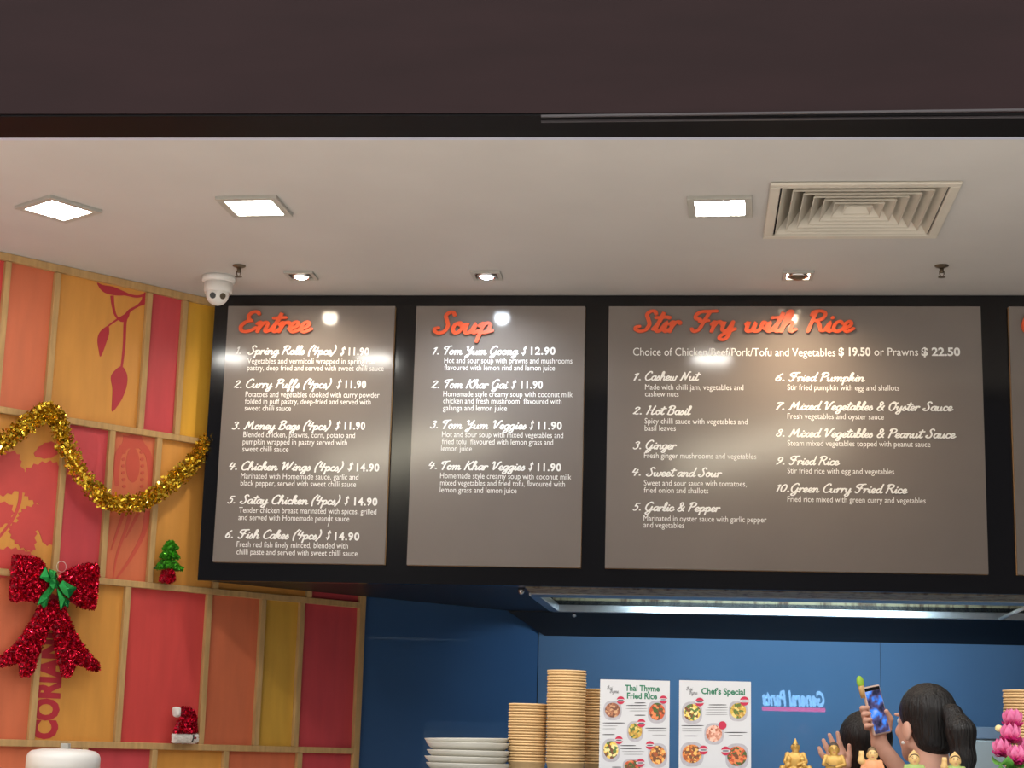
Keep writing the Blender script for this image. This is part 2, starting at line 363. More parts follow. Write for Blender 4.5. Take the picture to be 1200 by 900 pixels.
M_plastic = mat('white_plastic', (225, 224, 220), .3, var=.02)
M_blk = mat('black_plastic', (12, 12, 13), .2, var=0)
M_gold = mat('gold_tinsel', (222, 188, 62), .16, metal=.9, var=.35, scale=40)
M_red = mat('red_tinsel', (204, 16, 52), .2, metal=.8, var=.35, scale=60)
M_redcore = mat('red_tinsel_core', (140, 6, 30), .5, var=.2)
M_green = mat('green_foil', (28, 128, 58), .2, metal=.7, var=.35, scale=30)
M_lime = mat('green_tinsel', (84, 176, 44), .25, metal=.6, var=.4, scale=50)
M_fluff = mat('white_fluff', (232, 228, 222), .9, var=.06, scale=80, bump=.6)
M_floor = mat('floor_tile', (212, 206, 198), .35, var=.06, scale=3)
M_kraft = mat('kraft_paper', (226, 188, 134), .6, var=.06, scale=30)
M_plate = mat('plate_melamine', (206, 203, 192), .25, var=.02)
M_paper = mat('white_paper', (206, 206, 208), .5, var=.01)
M_acryl = mat('clear_acrylic', (245, 248, 250), .03, var=0, trans=1., ior=1.3)
M_tgreen = mat('green_print', (34, 118, 84), .6, var=0)
M_grey = mat('grey_print', (120, 120, 122), .6, var=0)
M_dgrey = mat('dark_print', (52, 50, 52), .6, var=0)
M_badge = mat('crimson_badge', (190, 40, 72), .5, var=0)
M_bowl = mat('photo_bowl_grey', (176, 172, 178), .5, var=.1, scale=90)
M_skin = mat('skin', (226, 172, 148), .5, var=.05, scale=30)
M_hair = mat('black_hair', (19, 16, 16), .42, var=.4, scale=130, stretch=(1, 1, .10), bump=1.)
M_shirt = mat('black_cotton', (20, 20, 22), .85, var=.1)
M_jeans = mat('dark_denim', (36, 42, 58), .85, var=.1)

# ------------------------------------------------------------------ the room
PW = -.02                                    # plane of the painted boards on the angled wall
S_END = ws(426.5, 760, 0)[0]                   # where the timber wall stops
YB = 8.287                                   # back wall of the kitchen
XC = (-WD+PW-WN[1]*YB)/WN[0]                 # corner between the angled wall and the back wall
S_C = XC*WT[0]+YB*WT[1]
def wall_x(y): return (-WD+PW-WN[1]*y)/WN[0]
S_0 = (WT*0+np.array((wall_x(4.6), 4.6, 0)))@WT
struct(MB().box((-9, -12, -.1), (9, YB+.3, 0)).build('floor', M_floor))
# ceiling with a square opening for the vent
VQ = [atz(u, v, CEIL) for u, v in ((904, 213), (1129, 212.5), (1096, 276.5), (893, 275))]
vc = sum(VQ)/4; vx0, vx1, vy0, vy1 = vc[0]-.272, vc[0]+.272, vc[1]-.272, vc[1]+.272
cb = MB(); Y0c = 4.90
for x0, x1, y0, y1 in ((-4.6, vx0, Y0c, YB), (vx1, 3.3, Y0c, YB), (vx0, vx1, Y0c, vy0), (vx0, vx1, vy1, YB)): cb.box((x0, y0, CEIL), (x1, y1, CEIL+.05))
struct(cb.build('ceiling', M_ceil))
# front bulkhead: front face, underside sheet painted near black for its shade, shutter slot
fa = math.atan2(4.966-4.8896, .966+2.123)
def fb(x, y, z): return (x*math.cos(fa)-y*math.sin(fa), 4.941+x*math.sin(fa)+y*math.cos(fa), z)
struct(MB().box((-5, -.19, CEIL+.004), (4.2, 0, 4.4), fb).build('wall_front_bulkhead', M_bulk))
struct(MB().box((-5, -.186, CEIL-.003), (4.2, -.004, CEIL+.003), fb).build('underside_shade', M_bulk_shade))
struct(MB().box((-5, -.004, CEIL-.004), (4.2, .016, CEIL+.02), fb).build('trim_2', mat('bluish_edge', (190, 196, 214), .4, var=0)))
A = atz(634, 133.5, CEIL); B = atz(1200, 126, CEIL); C_ = atz(634, 139.5, CEIL); D = atz(1200, 134, CEIL)
sg = thing('shutter_slot', 'dark double shutter slot under the brown bulkhead, right of centre', 'shutter', A)
for (p, q) in ((A, B), (C_, D)):
    d = (q-p)/np.linalg.norm(q-p); q = p+d*3.2; nrm = np.array((-d[1], d[0], 0)); b = MB()
    b.hexa([p+nrm*.002+np.array((0, 0, -.008)), q+nrm*.002+np.array((0, 0, -.008)), q+nrm*.010+np.array((0, 0, -.008)), p+nrm*.010+np.array((0, 0, -.008)),
            p+nrm*.002+np.array((0, 0, -.002)), q+nrm*.002+np.array((0, 0, -.002)), q+nrm*.010+np.array((0, 0, -.002)), p+nrm*.010+np.array((0, 0, -.002))])
    b.build('slot_rail', mat('slot_grey', (70, 66, 70), .4, var=0), sg)

# angled timber wall
wl = struct(MB().box((S_0, PW-.14, 0), (S_END, PW-.012, CEIL), wp).build('wall_left', M_batten))
PCOL = {'orange': (208, 112, 76), 'amber': (214, 150, 70), 'crimson': (200, 72, 78), 'yellow': (226, 170, 58), 'mustard': (206, 160, 64), 'red': (204, 72, 68)}
PM = {k: mat('painted_ply_'+k, c, .42, var=.07, scale=7, stretch=(3, 3, .5)) for k, c in PCOL.items()}
Z1, Z2, Z3 = 1.195+1.45, .5912+1.45, -.0284+1.45
RT = .0125                                    # half of a rail
rows = [   # z range, batten positions in the picture (u, v), colours of the boards between them
    (Z1, CEIL-.02, [(3, 380), (61, 400), (170, 415), (212, 425)], ['red', 'orange', 'amber', 'crimson', 'yellow']),
    (Z2, Z1, [(-75, 580), (70, 590), (125, 590), (181, 590), (252, 684), (362, 690)], ['crimson', 'amber', 'crimson', 'orange', 'amber', 'amber', 'crimson']),
    (Z3, Z2, [(-60, 770), (42, 790), (143, 780), (240, 780), (304, 780), (350, 780)], ['amber', 'orange', 'amber', 'red', 'orange', 'mustard', 'crimson']),
    (.0, Z3, [(-70, 886), (98, 886), (180, 886), (264, 886), (350, 890)], ['amber', 'orange', 'crimson', 'amber', 'orange', 'crimson'])]
BW = .0125
for z0, z1, us, cols in rows:
    ss = [S_0]+[ws(u, v, -.01)[0] for u, v in us]+[S_END-.03]
    for i, c in enumerate(cols):
        o = MB().box((ss[i]+.001, PW-.011, z0+.001), (ss[i+1]-.001, PW, z1-.001), wp).build('painted_board', PM[c], wl)
    for s_ in ss[1:-1]: MB().box((s_-BW, PW, z0+RT), (s_+BW, 0, z1-RT), wp).build('batten', M_batten, wl, bevel=.002)
for z in (Z1, Z2, Z3): MB().box((S_0, PW, z-RT), (S_END-.031, .001, z+RT), wp).build('rail_batten', M_batten, wl, bevel=.002)
MB().box((S_0, PW, CEIL-.030), (S_END-.031, .001, CEIL-.001), wp).build('rail_batten', M_batten, wl, bevel=.002)
MB().box((S_END-.031, PW-.012, 0), (S_END, .002, CEIL-.001), wp).build('end_post', M_batten, wl, bevel=.002)

# painted motifs, a coat of paint on the boards
def wq(u, v): return ws(u, v, PW)
def paint(polys, name, m):
    b = MB()
    for i_, P in enumerate(polys):
        q = [wq(u, v) for u, v in P]; b.prism([(a[0], a[1]) for a in q], 0, .0012+6e-5*i_, lambda s, z, w: wp(s, PW+w, z))
    return b.build(name, m, wl)
def z4(P, ox, oy, k=4.): return [(ox+a/k, oy+b/k) for a, b in P]
def strip(P, w):
    L = smooth_poly(P, 4, closed=False); n = len(L); l, r = [], []
    for i in range(n):
        t = L[min(i+1, n-1)]-L[max(i-1, 0)]; t = t/(np.hypot(*t)+1e-9); ww = w[0]+(w[1]-w[0])*i/(n-1) if hasattr(w, '__len__') else w
        q = np.array((-t[1], t[0]))*ww/2; l.append(tuple(L[i]+q)); r.append(tuple(L[i]-q))
    return l+r[::-1]
def jag(P, amp=9, k=4):
    L = smooth_poly(P, k); c = sum(L)/len(L); L = [c+(q-c)*1.2 for q in L]; return [tuple(q+(q-c)/np.hypot(*(q-c))*(amp if i % 2 else -amp*.4)) for i, q in enumerate(L)]
def sm(P): return [tuple(q) for q in smooth_poly(P, 4)]
M_vine = mat('crimson_paint', (182, 50, 62), .4, var=.05); M_leaf = mat('rose_paint', (206, 78, 74), .42, var=.05)
vine = [sm([(455, 187), (480, 198), (530, 207), (565, 222), (606, 244), (560, 250), (520, 245), (490, 235), (468, 215)]), strip([(585, 243), (640, 254), (680, 246)], (12, 12)),
        sm([(681, 236), (681, 288), (650, 303), (612, 328), (604, 350), (590, 372), (572, 377), (553, 365), (566, 350), (585, 338), (604, 316), (640, 296), (662, 272), (668, 248)]),
        strip([(525, 250), (530, 300), (542, 345), (568, 374)], (16, 7)), strip([(597, 335), (586, 380), (582, 480), (574, 560), (568, 604)], (16, 9)),
        sm([(567, 590), (590, 618), (597, 650), (590, 700), (565, 760), (527, 810), (524, 770), (527, 700), (519, 650), (530, 620)]), strip([(560, 358), (530, 378), (500, 402)], (10, 7)),
        sm([(507, 396), (511, 430), (500, 470), (472, 544), (462, 510), (456, 465), (465, 430), (485, 408)])]
vine = [[(a, b_+18*(1-(b_-187)/620)) for a, b_ in p] for p in vine]
paint([z4(p, 0, 280) for p in vine], 'painted_vine', M_vine)
leaf = [jag([(115, 385), (130, 340), (180, 312), (240, 305), (272, 335), (268, 400), (252, 470), (225, 478), (180, 468), (140, 440), (118, 412)]),
        jag([(100, 560), (112, 525), (150, 505), (210, 492), (250, 505), (245, 640), (200, 648), (178, 600), (130, 588)]), jag([(55, 605), (80, 578), (148, 582), (155, 640), (148, 688), (110, 680), (72, 650)]),
        jag([(-60, 500), (35, 492), (45, 540), (20, 570), (-60, 585)]), strip([(98, 395), (90, 480), (55, 560), (-10, 645)], (18, 12)),
        jag([(-80, 270), (0, 255), (70, 262), (85, 310), (110, 380), (60, 410), (0, 425), (-80, 420)]), jag([(-60, 735), (20, 702), (80, 705), (130, 722), (150, 760), (60, 800), (-60, 815)]), jag([(170, 250), (200, 210), (245, 200), (262, 240), (225, 262)], 3)]
paint([z4(p, 0, 470) for p in leaf], 'painted_coriander_leaf', M_leaf)
def ell(cx, cy, rx, ry, n=28, a0=0, a1=2*math.pi): return [(cx+rx*math.cos(a0+(a1-a0)*i/n), cy+ry*math.sin(a0+(a1-a0)*i/n)) for i in range(n)]
chil = [strip([(548, 400), (546, 330), (556, 250), (590, 205), (600, 165)], (18, 46)), strip([(700, 400), (704, 330), (694, 250), (660, 205), (642, 165)], (18, 40)), sm([(595, 165), (648, 165), (660, 215), (625, 222), (585, 215)]),
        sm(ell(622, 300, 32, 82, 12)), strip([(612, 520), (590, 600), (548, 720), (530, 828)], (20, 5)), strip([(690, 515), (672, 620), (610, 740), (545, 832)], (28, 8)), strip([(580, 520), (540, 640), (520, 700)], (16, 4)), strip([(650, 520), (610, 600), (590, 640)], (16, 4))]
for k in range(6):
    chil += [ell(576+2*abs(k-2.5), 240+k*32, 9, 8, 8), ell(668-2*abs(k-2.5), 240+k*32, 9, 8, 8)]
paint([z4(p, 0, 470) for p in chil], 'painted_chilli', mat('salmon_paint', (200, 84, 66), .42, var=.05))
# the word printed sideways on the amber board
V, Fc = sans('CORIANDER', .055); o = wq(64.5, 866.5); top = wq(64.5, 690); wd_ = wq(38.5, 850)
V = V.copy(); V[:, 0] -= V[:, 0].min(); sx = (top[1]-o[1])/V[:, 0].max(); sz = (o[0]-wd_[0])/CAPH
lay(V, Fc, wp(o[0], PW+.0012, o[1]), EZ, -WT, WN, sx, sz, 'printed_word', M_vine, wl)

# blue glass walls behind the kitchen
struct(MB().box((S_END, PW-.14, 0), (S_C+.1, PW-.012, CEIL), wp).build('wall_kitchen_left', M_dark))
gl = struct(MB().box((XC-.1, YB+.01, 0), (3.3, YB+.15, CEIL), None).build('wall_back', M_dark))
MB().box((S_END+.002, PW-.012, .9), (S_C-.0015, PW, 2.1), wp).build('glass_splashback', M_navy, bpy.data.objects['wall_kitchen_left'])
xs_ = aty(1032, 800, YB)[0]
MB().box((XC+.003, YB, .9), (xs_-.001, YB+.01, 2.06)).build('glass_splashback', M_blue, gl)
MB().box((xs_+.001, YB, .9), (3.3, YB+.01, 2.06)).build('glass_splashback', M_blue, gl)
struct(MB().box((3.3, 4.9, 0), (3.4, YB+.15, CEIL)).build('wall_right', M_dark))

# black menu wall above the kitchen pass
ZB = 2.08; YF = 6.78; XL0 = -1.957
XR0 = atz(648, 714, ZB)[0]; YR = 7.95; YH = 7.13
poly = [(XL0, YF+.012), (3.3, YF+.012), (3.3, YF+.1), (wall_x(YF+.1)+.024, YF+.1), (XL0, (WD-.02+WN[0]*XL0)/-WN[1]-.004)]
struct(MB().prism(poly, ZB, CEIL-.001).build('wall_menu_bulkhead', M_black))
sb_ = MB(); y1 = YF+.1
sb_.prism([(wall_x(y1)+.03, y1), (3.3, y1), (3.3, YH), (wall_x(YH)+.03, YH)], ZB, ZB+.04)
sb_.prism([(wall_x(YH)+.03, YH), (XR0-.03, YH), (XR0-.03, YB), (wall_x(YB)+.03, YB)], ZB, ZB+.04)
sb_.prism([(XR0-.03, YR+.02), (3.3, YR+.02), (3.3, YB), (XR0-.03, YB)], ZB, ZB+.04)
struct(sb_.build('ceiling_soffit', M_dark))

# ------------------------------------------------------------------ menu boards
bb = thing('menu_backboard', 'long glossy black backboard under the ceiling carrying the menu panels', 'backboard', (XL0, YF, ZB))
MB().box((XL0, YF, ZB-.006), (3.29, YF+.0115, CEIL-.002)).build('black_sheet', M_black, bb)
YP = YF-.028                                  # panel face
def panel(name_lbl, x0, x1, z0=2.1485, z1=3.2035):
    t = thing('menu_board', name_lbl, 'menu board', (x0, YF, z0), 'grey menu panels on the black backboard')
    # panel edges were measured on the backboard plane: bring them to the panel's own face
    k = YP/YF; a = x0*k; b_ = x1*k; za = 1.45+(z0-1.45)*k; zb = 1.45+(z1-1.45)*k
    MB().box((a, YP, za), (b_, YF-.02, zb)).build('grey_face', M_panel, t, bevel=.0008)
    MB().box((a, YF-.02, za), (b_, YF-.0005, zb)).build('tan_core', M_edge, t)
    return t
def dish(par, num, title, price, lines, bold=True):
    """num, title, price: (text, u0, v, u1); lines the same"""
    if num: put_text(num[0], num[1], num[2], num[3], 8.6, YP, M_white, 'dish_number', par, 'script', wd=.14)
    u0, v0, u1 = title[1:]; put_text(title[0], u0, v0, u1, 10.4, YP, M_white, 'dish_name', par, 'script', wd=.135)
    if price:
        d, p = price
        put_text('$', d[0], d[1]+.3, d[2], 9.4, YP, M_white, 'dollar_sign', par, 'script', wd=.15)
        put_text(p[0], p[1], p[2], p[3], 8.6, YP, M_white, 'price', par, 'sans', bold=.035, spacing=1.15)
    for (tx, a, v, b_) in lines: put_text(tx, a, v, b_, 6.6, YP, M_white, 'dish_description', par, 'sans', bold=0.)

p1 = panel('leftmost grey menu panel headed Entree with six numbered dishes', -1.9008, -1.2046)
put_text('Entree', 279.8, 388.9, 367, 24.5, YP-.006, M_orange, 'heading', p1, 'script', wd=.145, th=.007)
E_ = [(('1.', 277, 414.6, 282), ('Spring Rolls (4pcs)', 289.8, 415.2, 394.3), ((398.3, 415.8, 404.8), ('11.90', 408.4, 416.1, 432.3)), [('Vegetables and vermicoli wrapped in spring roll', 289.8, 426, 439), ('pastry, deep fried and served with sweet chilli sauce', 289.5, 434.1, 449.6)]),
      (('2.', 273.3, 454.4, 283.4), ('Curry Puffs (4pcs)', 288, 454.2, 388.8), ((394.3, 454.4, 400.2), ('11.90', 404.8, 454.6, 428.9)), [('Potatoes and vegetables cooked with curry powder', 287.6, 465.1, 444.7), ('folded in puff pastry, deep-fried and served with', 287, 473.2, 434.4), ('sweet chilli sauce', 286.6, 481.2, 340.9)]),
      (('3.', 271.4, 502.8, 280.9), ('Money Bags (4pcs)', 285.3, 502.9, 388), ((392.2, 503, 399), ('11.90', 403.6, 503.1, 427.8)), [('Blended chicken, prawns, corn, potato and', 285.1, 512.2, 416), ('pumpkin wrapped in pastry served with', 284.4, 520.7, 406.7), ('sweet chilli sauce', 284, 529.1, 338)]),
      (('4.', 268.2, 550.3, 277.8), ('Chicken Wings (4pcs)', 282.7, 550.7, 402.9), ((407.3, 551.2, 414), ('14.90', 417.8, 552, 444.4)), [('Marinated with Homemade sauce, garlic and', 282.2, 560.7, 420), ('black pepper, served with sweet chilli sauce', 281.8, 569.1, 417.1)]),
      (('5.', 266.2, 589.6, 275.5), ('Satay Chicken (4pcs)', 280.7, 590, 399.3), ((403.3, 591, 408.9), ('14.90', 414.9, 592, 442.2)), [('Tender chicken breast marinated with spices, grilled', 280, 600.7, 441.1), ('and served with Homemade peanut sauce', 279.3, 609.3, 409.3)]),
      (('6.', 263.8, 630, 272.9), ('Fish Cakes (4pcs)', 278.4, 630.7, 377.1), ((381.8, 631.5, 387.8), ('14.90', 392.2, 632.7, 421.1)), [('Fresh red fish finely minced, blended with', 277.3, 640.9, 407.8), ('chilli paste and served with sweet chilli sauce', 277, 649.6, 418.9)])]
for e in E_: dish(p1, *e)
q0 = aty(386, 600, YP); MB().tube([aty(386.2, 603, YP-.0008), aty(385.6, 612, YP-.0008), aty(384, 617, YP-.0008)], [.0022, .0018, .0008], 6).build('white_drip', M_white, p1)
p2 = panel('grey menu panel headed Soup with four numbered dishes, second from left', -1.1158, -.4276)
put_text('Soup', 507, 390.5, 579, 25.5, YP-.006, M_orange, 'heading', p2, 'script', wd=.145, th=.007)
S_2 = [(('1.', 506.9, 415.2, 514.4), ('Tom Yum Goong', 520, 415.4, 607.5), ((611.3, 415.4, 617.5), ('12.90', 622, 415.4, 650.8)), [('Hot and sour soup with prawns and mushrooms', 520.6, 425.4, 670.6), ('flavoured with lemon rind and lemon juice', 520.6, 433.8, 650.2)]),
       (('2.', 504.8, 454.6, 514.8), ('Tom Khar Gai', 520.6, 454.6, 595.4), ((598.8, 454.8, 605), ('11.90', 610.6, 455, 636)), [('Homemade style creamy soup with coconut milk', 519.4, 464.6, 671), ('chicken and fresh mushroom  flavoured with', 519.4, 472.7, 657.9), ('galanga and lemon juice', 519, 481, 594)]),
       (('3.', 503.8, 501.5, 513.1), ('Tom Yum Veggies', 518.3, 502.1, 616.9), ((620.4, 502.5, 625.8), ('11.90', 630.4, 502.9, 658.5)), [('Hot and sour soup with mixed vegetables and', 517.9, 512.1, 660), ('fried tofu  flavoured with lemon grass and', 517.9, 520.4, 648.1), ('lemon juice', 516.9, 528.5, 552.9)]),
       (('4.', 501.9, 549.4, 512.1), ('Tom Khar Veggies', 516.9, 550.2, 615.4), ((619.4, 551, 625.2), ('11.90', 630, 551.7, 657.5)), [('Homemade style creamy soup with coconut milk', 515.8, 560.4, 669.4), ('mixed vegetables and fried tofu, flavoured with', 515.8, 568.8, 662), ('lemon grass and lemon juice', 515.4, 577, 605.4)])]
for e in S_2: dish(p2, *e)
p3 = panel('widest grey menu panel headed Stir Fry with Rice, ten dishes in two columns', -.3325, 1.1321)
for tx, a, b_ in (('Stir', 742.3, 799.7), ('Fry', 808.3, 863.6), ('with', 871.8, 934.7), ('Rice', 944.4, 1002.2)): put_text(tx, a, 388.6, b_, 25, YP-.006, M_orange, 'heading', p3, 'script', wd=.145, th=.007)
for tx, a, b_, bo in (('Choice of Chicken/Beef/Pork/Tofu and Vegetables', 741.8, 979, .0), ('$ 19.50', 982.7, 1020.2, .03), ('or Prawns', 1024.5, 1076, .0), ('$ 22.50', 1079.8, 1125.3, .03)):
    put_text(tx, a, 416.7, b_, 9.4, YP, M_white, 'price_line', p3, 'sans', bold=bo)
S_3 = [(('1.', 742.3, 445.5, 751), ('Cashew Nut', 755.7, 445.5, 821.8), None, [('Made with chilli jam, vegetables and', 755.9, 456.6, 871.2), ('cashew nuts', 755.9, 464.6, 795.3)]),
       (('2.', 741.2, 485.4, 752), ('Hot Basil', 757, 485.6, 811), None, [('Spicy chilli sauce with vegetables and', 755.5, 496.4, 876), ('basil leaves', 755.5, 504.7, 791.9)]),
       (('3.', 741.6, 526, 751.3), ('Ginger', 755.9, 526, 793.2), None, [('Fresh ginger mushrooms and vegetables', 754.8, 536.8, 886.3)]),
       (('4.', 740.7, 557.2, 750.9), ('Sweet and Sour', 756.8, 557.9, 846.3), None, [('Sweet and sour sauce with tomatoes,', 754.6, 568.9, 874.9), ('fried onion and shallots', 754.6, 577.4, 830)]),
       (('5.', 741.2, 598, 750.9), ('Garlic & Pepper', 755.3, 598.5, 844.5), None, [('Marinated in oyster sauce with garlic pepper', 754.2, 610.3, 898.3), ('and vegetables', 754.2, 618.1, 801.8)]),
       (('6.', 908.5, 446.2, 919.3), ('Fried Pumpkin', 923.8, 446.6, 1013.7), None, [('Stir fried pumpkin with egg and shallots', 922.8, 457, 1053.8)]),
       (('7.', 909.1, 479.8, 919.5), ('Mixed Vegetables & Oyster Sauce', 923.8, 480.2, 1117.3), None, [('Fresh vegetables and oyster sauce', 922.8, 490.8, 1035.8)]),
       (('8.', 909.1, 511.4, 919.5), ('Mixed Vegetables & Peanut Sauce', 923.8, 511.8, 1120.5), None, [('Steam mixed vegetables topped with peanut sauce', 922.8, 522.4, 1090.4)]),
       (('9.', 909.3, 544.2, 919.5), ('Fried Rice', 924.3, 544.4, 984.2), None, [('Stir fried rice with egg and vegetables', 922.8, 554.6, 1047.9)]),
       (('10.', 909.5, 576, 925), ('Green Curry Fried Rice', 926, 576.6, 1064), None, [('Fried rice mixed with green curry and vegetables', 922.8, 588, 1084.7)])]
for e in S_3: dish(p3, *e)
p4 = panel('grey menu panel cut off at the right end of the black backboard', 1.2402, 1.95)
put_text('C', 1197.2, 388.6, 1214, 25, YP-.006, M_orange, 'heading', p4, 'script', wd=.145, th=.007)

# ------------------------------------------------------------------ ceiling fittings
def square_light(c, ang, lab):
    t = thing('ceiling_panel_light', lab, 'ceiling light', (c[0], c[1], CEIL), 'square panel lights in the white ceiling')
    ca, sa = math.cos(ang), math.sin(ang); fn = lambda x, y, z: (c[0]+x*ca-y*sa, c[1]+x*sa+y*ca, CEIL+z)
    b = MB(); o, i = .107, .082
    for x0, x1, y0, y1 in ((-o, o, -o, -i), (-o, o, i, o), (-o, -i, -i, i), (i, o, -i, i)): b.box((x0, y0, -.012), (x1, y1, 0), fn)
    b.build('frame', M_frame, t, bevel=.0015)
    MB().box((-i, -i, -.008), (i, i, -.002), fn).build('diffuser', M_glow, t)
square_light((-2.195, 5.597), math.radians(-35), 'leftmost lit square ceiling panel, turned to follow the painted wall')
square_light((-1.494, 5.580), math.radians(-2.5), 'lit square ceiling panel above the word Entree')
square_light((.092, 5.610), math.radians(-2.5), 'lit square ceiling panel just left of the air vent')
def downlight(c, col, W_, lab, tilt, lampm, shaded=False):
    t = thing('downlight', lab, 'downlight', (c[0], c[1], CEIL), 'small square downlights in front of the menu boards')
    fn = lambda x, y, z: (c[0]+x, c[1]+y, CEIL+z); b = MB(); o, i = .058, .043
    for x0, x1, y0, y1 in ((-o, o, -o, -i), (-o, o, i, o), (-o, -i, -i, i), (i, o, -i, i)): b.box((x0, y0, -.010), (x1, y1, 0), fn)
    b.build('bezel', M_frame, t, bevel=.0012)
    MB().box((-i, -i, -.003), (i, i, -.001), fn).build('well', M_dull, t)
    r = MB().lathe([(.040, -.002), (.040, -.011), (.034, -.013), (.030, -.010)], (c[0], c[1], CEIL)).build('gimbal_ring', M_chrome, t, smooth=True)
    if shaded:
        MB().box((-i, -.015, -.0045), (i, i, -.0032), fn).build('lamp_lens', lampm, t)
        MB().lathe([(.001, -.024), (.014, -.022), (.026, -.015), (.034, -.006)], (c[0], c[1], CEIL)).build('lamp_cup', M_dull, t, smooth=True)
    else: MB().lathe([(.001, -.019), (.016, -.0175), (.026, -.013), (.030, -.006)], (c[0], c[1], CEIL)).build('lamp_lens', lampm, t)
    L = bpy.data.lights.new('downlight_beam', 'SPOT'); L.energy = W_; L.color = col; L.spot_size = math.radians(150); L.spot_blend = 1; L.shadow_soft_size = .03
    lo = bpy.data.objects.new('downlight_beam', L); COL.objects.link(lo); lo.location = (c[0], c[1], CEIL-.03); lo.rotation_euler = (math.radians(tilt), 0, 0)
downlight((-1.528, 6.467), (1, .86, .68), SPOT_W[0], 'small square downlight above the Entree panel', 10, M_lampw)
downlight((-.794, 6.467), (.82, .91, 1), SPOT_W[1], 'small square downlight above the Soup panel, cool white', 10, M_lampc)
downlight((.402, 6.473), (1, .76, .52), SPOT_W[2], 'small square downlight above the Stir Fry panel, warm', 10, M_lampw, True)
# air vent
vt = thing('air_vent', 'large square louvred air vent in the white ceiling', 'vent', (vc[0], vc[1], CEIL))
b = MB(); o, i = .302, .268
for x0, x1, y0, y1 in ((-o, o, -o, -i), (-o, o, i, o), (-o, -i, -i, i), (i, o, -i, i)): b.box((vc[0]+x0, vc[1]+y0, CEIL-.012), (vc[0]+x1, vc[1]+y1, CEIL-.001))
b.build('frame', M_vent, vt, bevel=.004)
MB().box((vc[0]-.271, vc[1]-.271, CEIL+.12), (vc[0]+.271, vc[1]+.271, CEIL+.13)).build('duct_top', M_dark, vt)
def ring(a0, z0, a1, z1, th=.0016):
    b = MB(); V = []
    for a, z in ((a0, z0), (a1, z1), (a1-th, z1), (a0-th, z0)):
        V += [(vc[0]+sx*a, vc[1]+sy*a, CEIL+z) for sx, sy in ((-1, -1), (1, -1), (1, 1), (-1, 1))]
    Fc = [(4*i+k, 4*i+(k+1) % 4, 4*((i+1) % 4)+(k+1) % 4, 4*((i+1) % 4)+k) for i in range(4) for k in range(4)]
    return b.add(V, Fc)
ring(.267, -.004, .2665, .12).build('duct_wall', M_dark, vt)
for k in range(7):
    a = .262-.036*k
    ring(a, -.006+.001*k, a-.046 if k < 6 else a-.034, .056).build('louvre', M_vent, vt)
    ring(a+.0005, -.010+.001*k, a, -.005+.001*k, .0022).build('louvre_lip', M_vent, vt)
# sprinklers
def sprinkler(c, lab):
    t = thing('sprinkler', lab, 'sprinkler', (c[0], c[1], CEIL), 'fire sprinklers in the ceiling')
    MB().lathe([(.026, -.001), (.025, -.004), (.014, -.009), (.008, -.012)], (c[0], c[1], CEIL)).build('escutcheon', M_dull, t, smooth=True)
    b = MB().lathe([(.008, -.010), (.007, -.026), (.005, -.029)], (c[0], c[1], CEIL), 14)
    for sx in (-1, 1): b.tube([(c[0]+sx*.008, c[1], CEIL-.022), (c[0]+sx*.008, c[1], CEIL-.034), (c[0]+sx*.003, c[1], CEIL-.043)], .0022, 6)
    b.build('nozzle', M_dull, t, smooth=True)
    b = MB().lathe([(.003, -.042), (.014, -.044), (.014, -.046), (.003, -.047)], (c[0], c[1], CEIL), 16); b.build('deflector', M_dull, t)
sprinkler((-1.743, 6.335), 'small fire sprinkler on the ceiling beside the dome camera')
sprinkler((.923, 6.352), 'small fire sprinkler on the ceiling below right of the air vent')
# dome security camera
cc = np.array((-1.868, 6.50, CEIL)); ct = thing('security_camera', 'white dome security camera on the ceiling by the left wall', 'camera', cc)
MB().lathe([(.066, -.0005), (.066, -.018), (.062, -.024), (.058, -.026)], cc).build('mount', M_plastic, ct, smooth=True)
MB().lathe([(.058, -.024), (.055, -.06), (.052, -.068), (.046, -.066)], cc).build('collar', M_plastic, ct, smooth=True)
eye = thing and MB().ball(cc+np.array((0, -.004, -.072)), .046, 16).build('eyeball', M_plastic, ct, smooth=True)
ec = cc+np.array((0, -.004, -.072)); fd = np.array((.28, -.88, -.38)); fd /= np.linalg.norm(fd)
for dx, m in ((-.017, M_blk), (.018, M_dull)):
    d = fd+np.array((.954, .30, 0))*dx*27; d /= np.linalg.norm(d)
    MB().tube([ec+d*.040, ec+d*.0468], .0125, 18).build('lens', m, eye)
arc = []
for a in np.linspace(-1.0, 1.0, 15):
    x_, z_ = math.sin(a)*.9, .62*math.cos(a)-.12; y_ = math.sqrt(max(0, 1-x_*x_-z_*z_)); arc.append(ec+.0465*(np.array((.954, .30, 0))*x_+np.array((.30, -.954, 0))*y_+np.array((0, 0, z_))))
MB().tube(arc, .0022, 6).build('visor_seam', M_blk, eye)

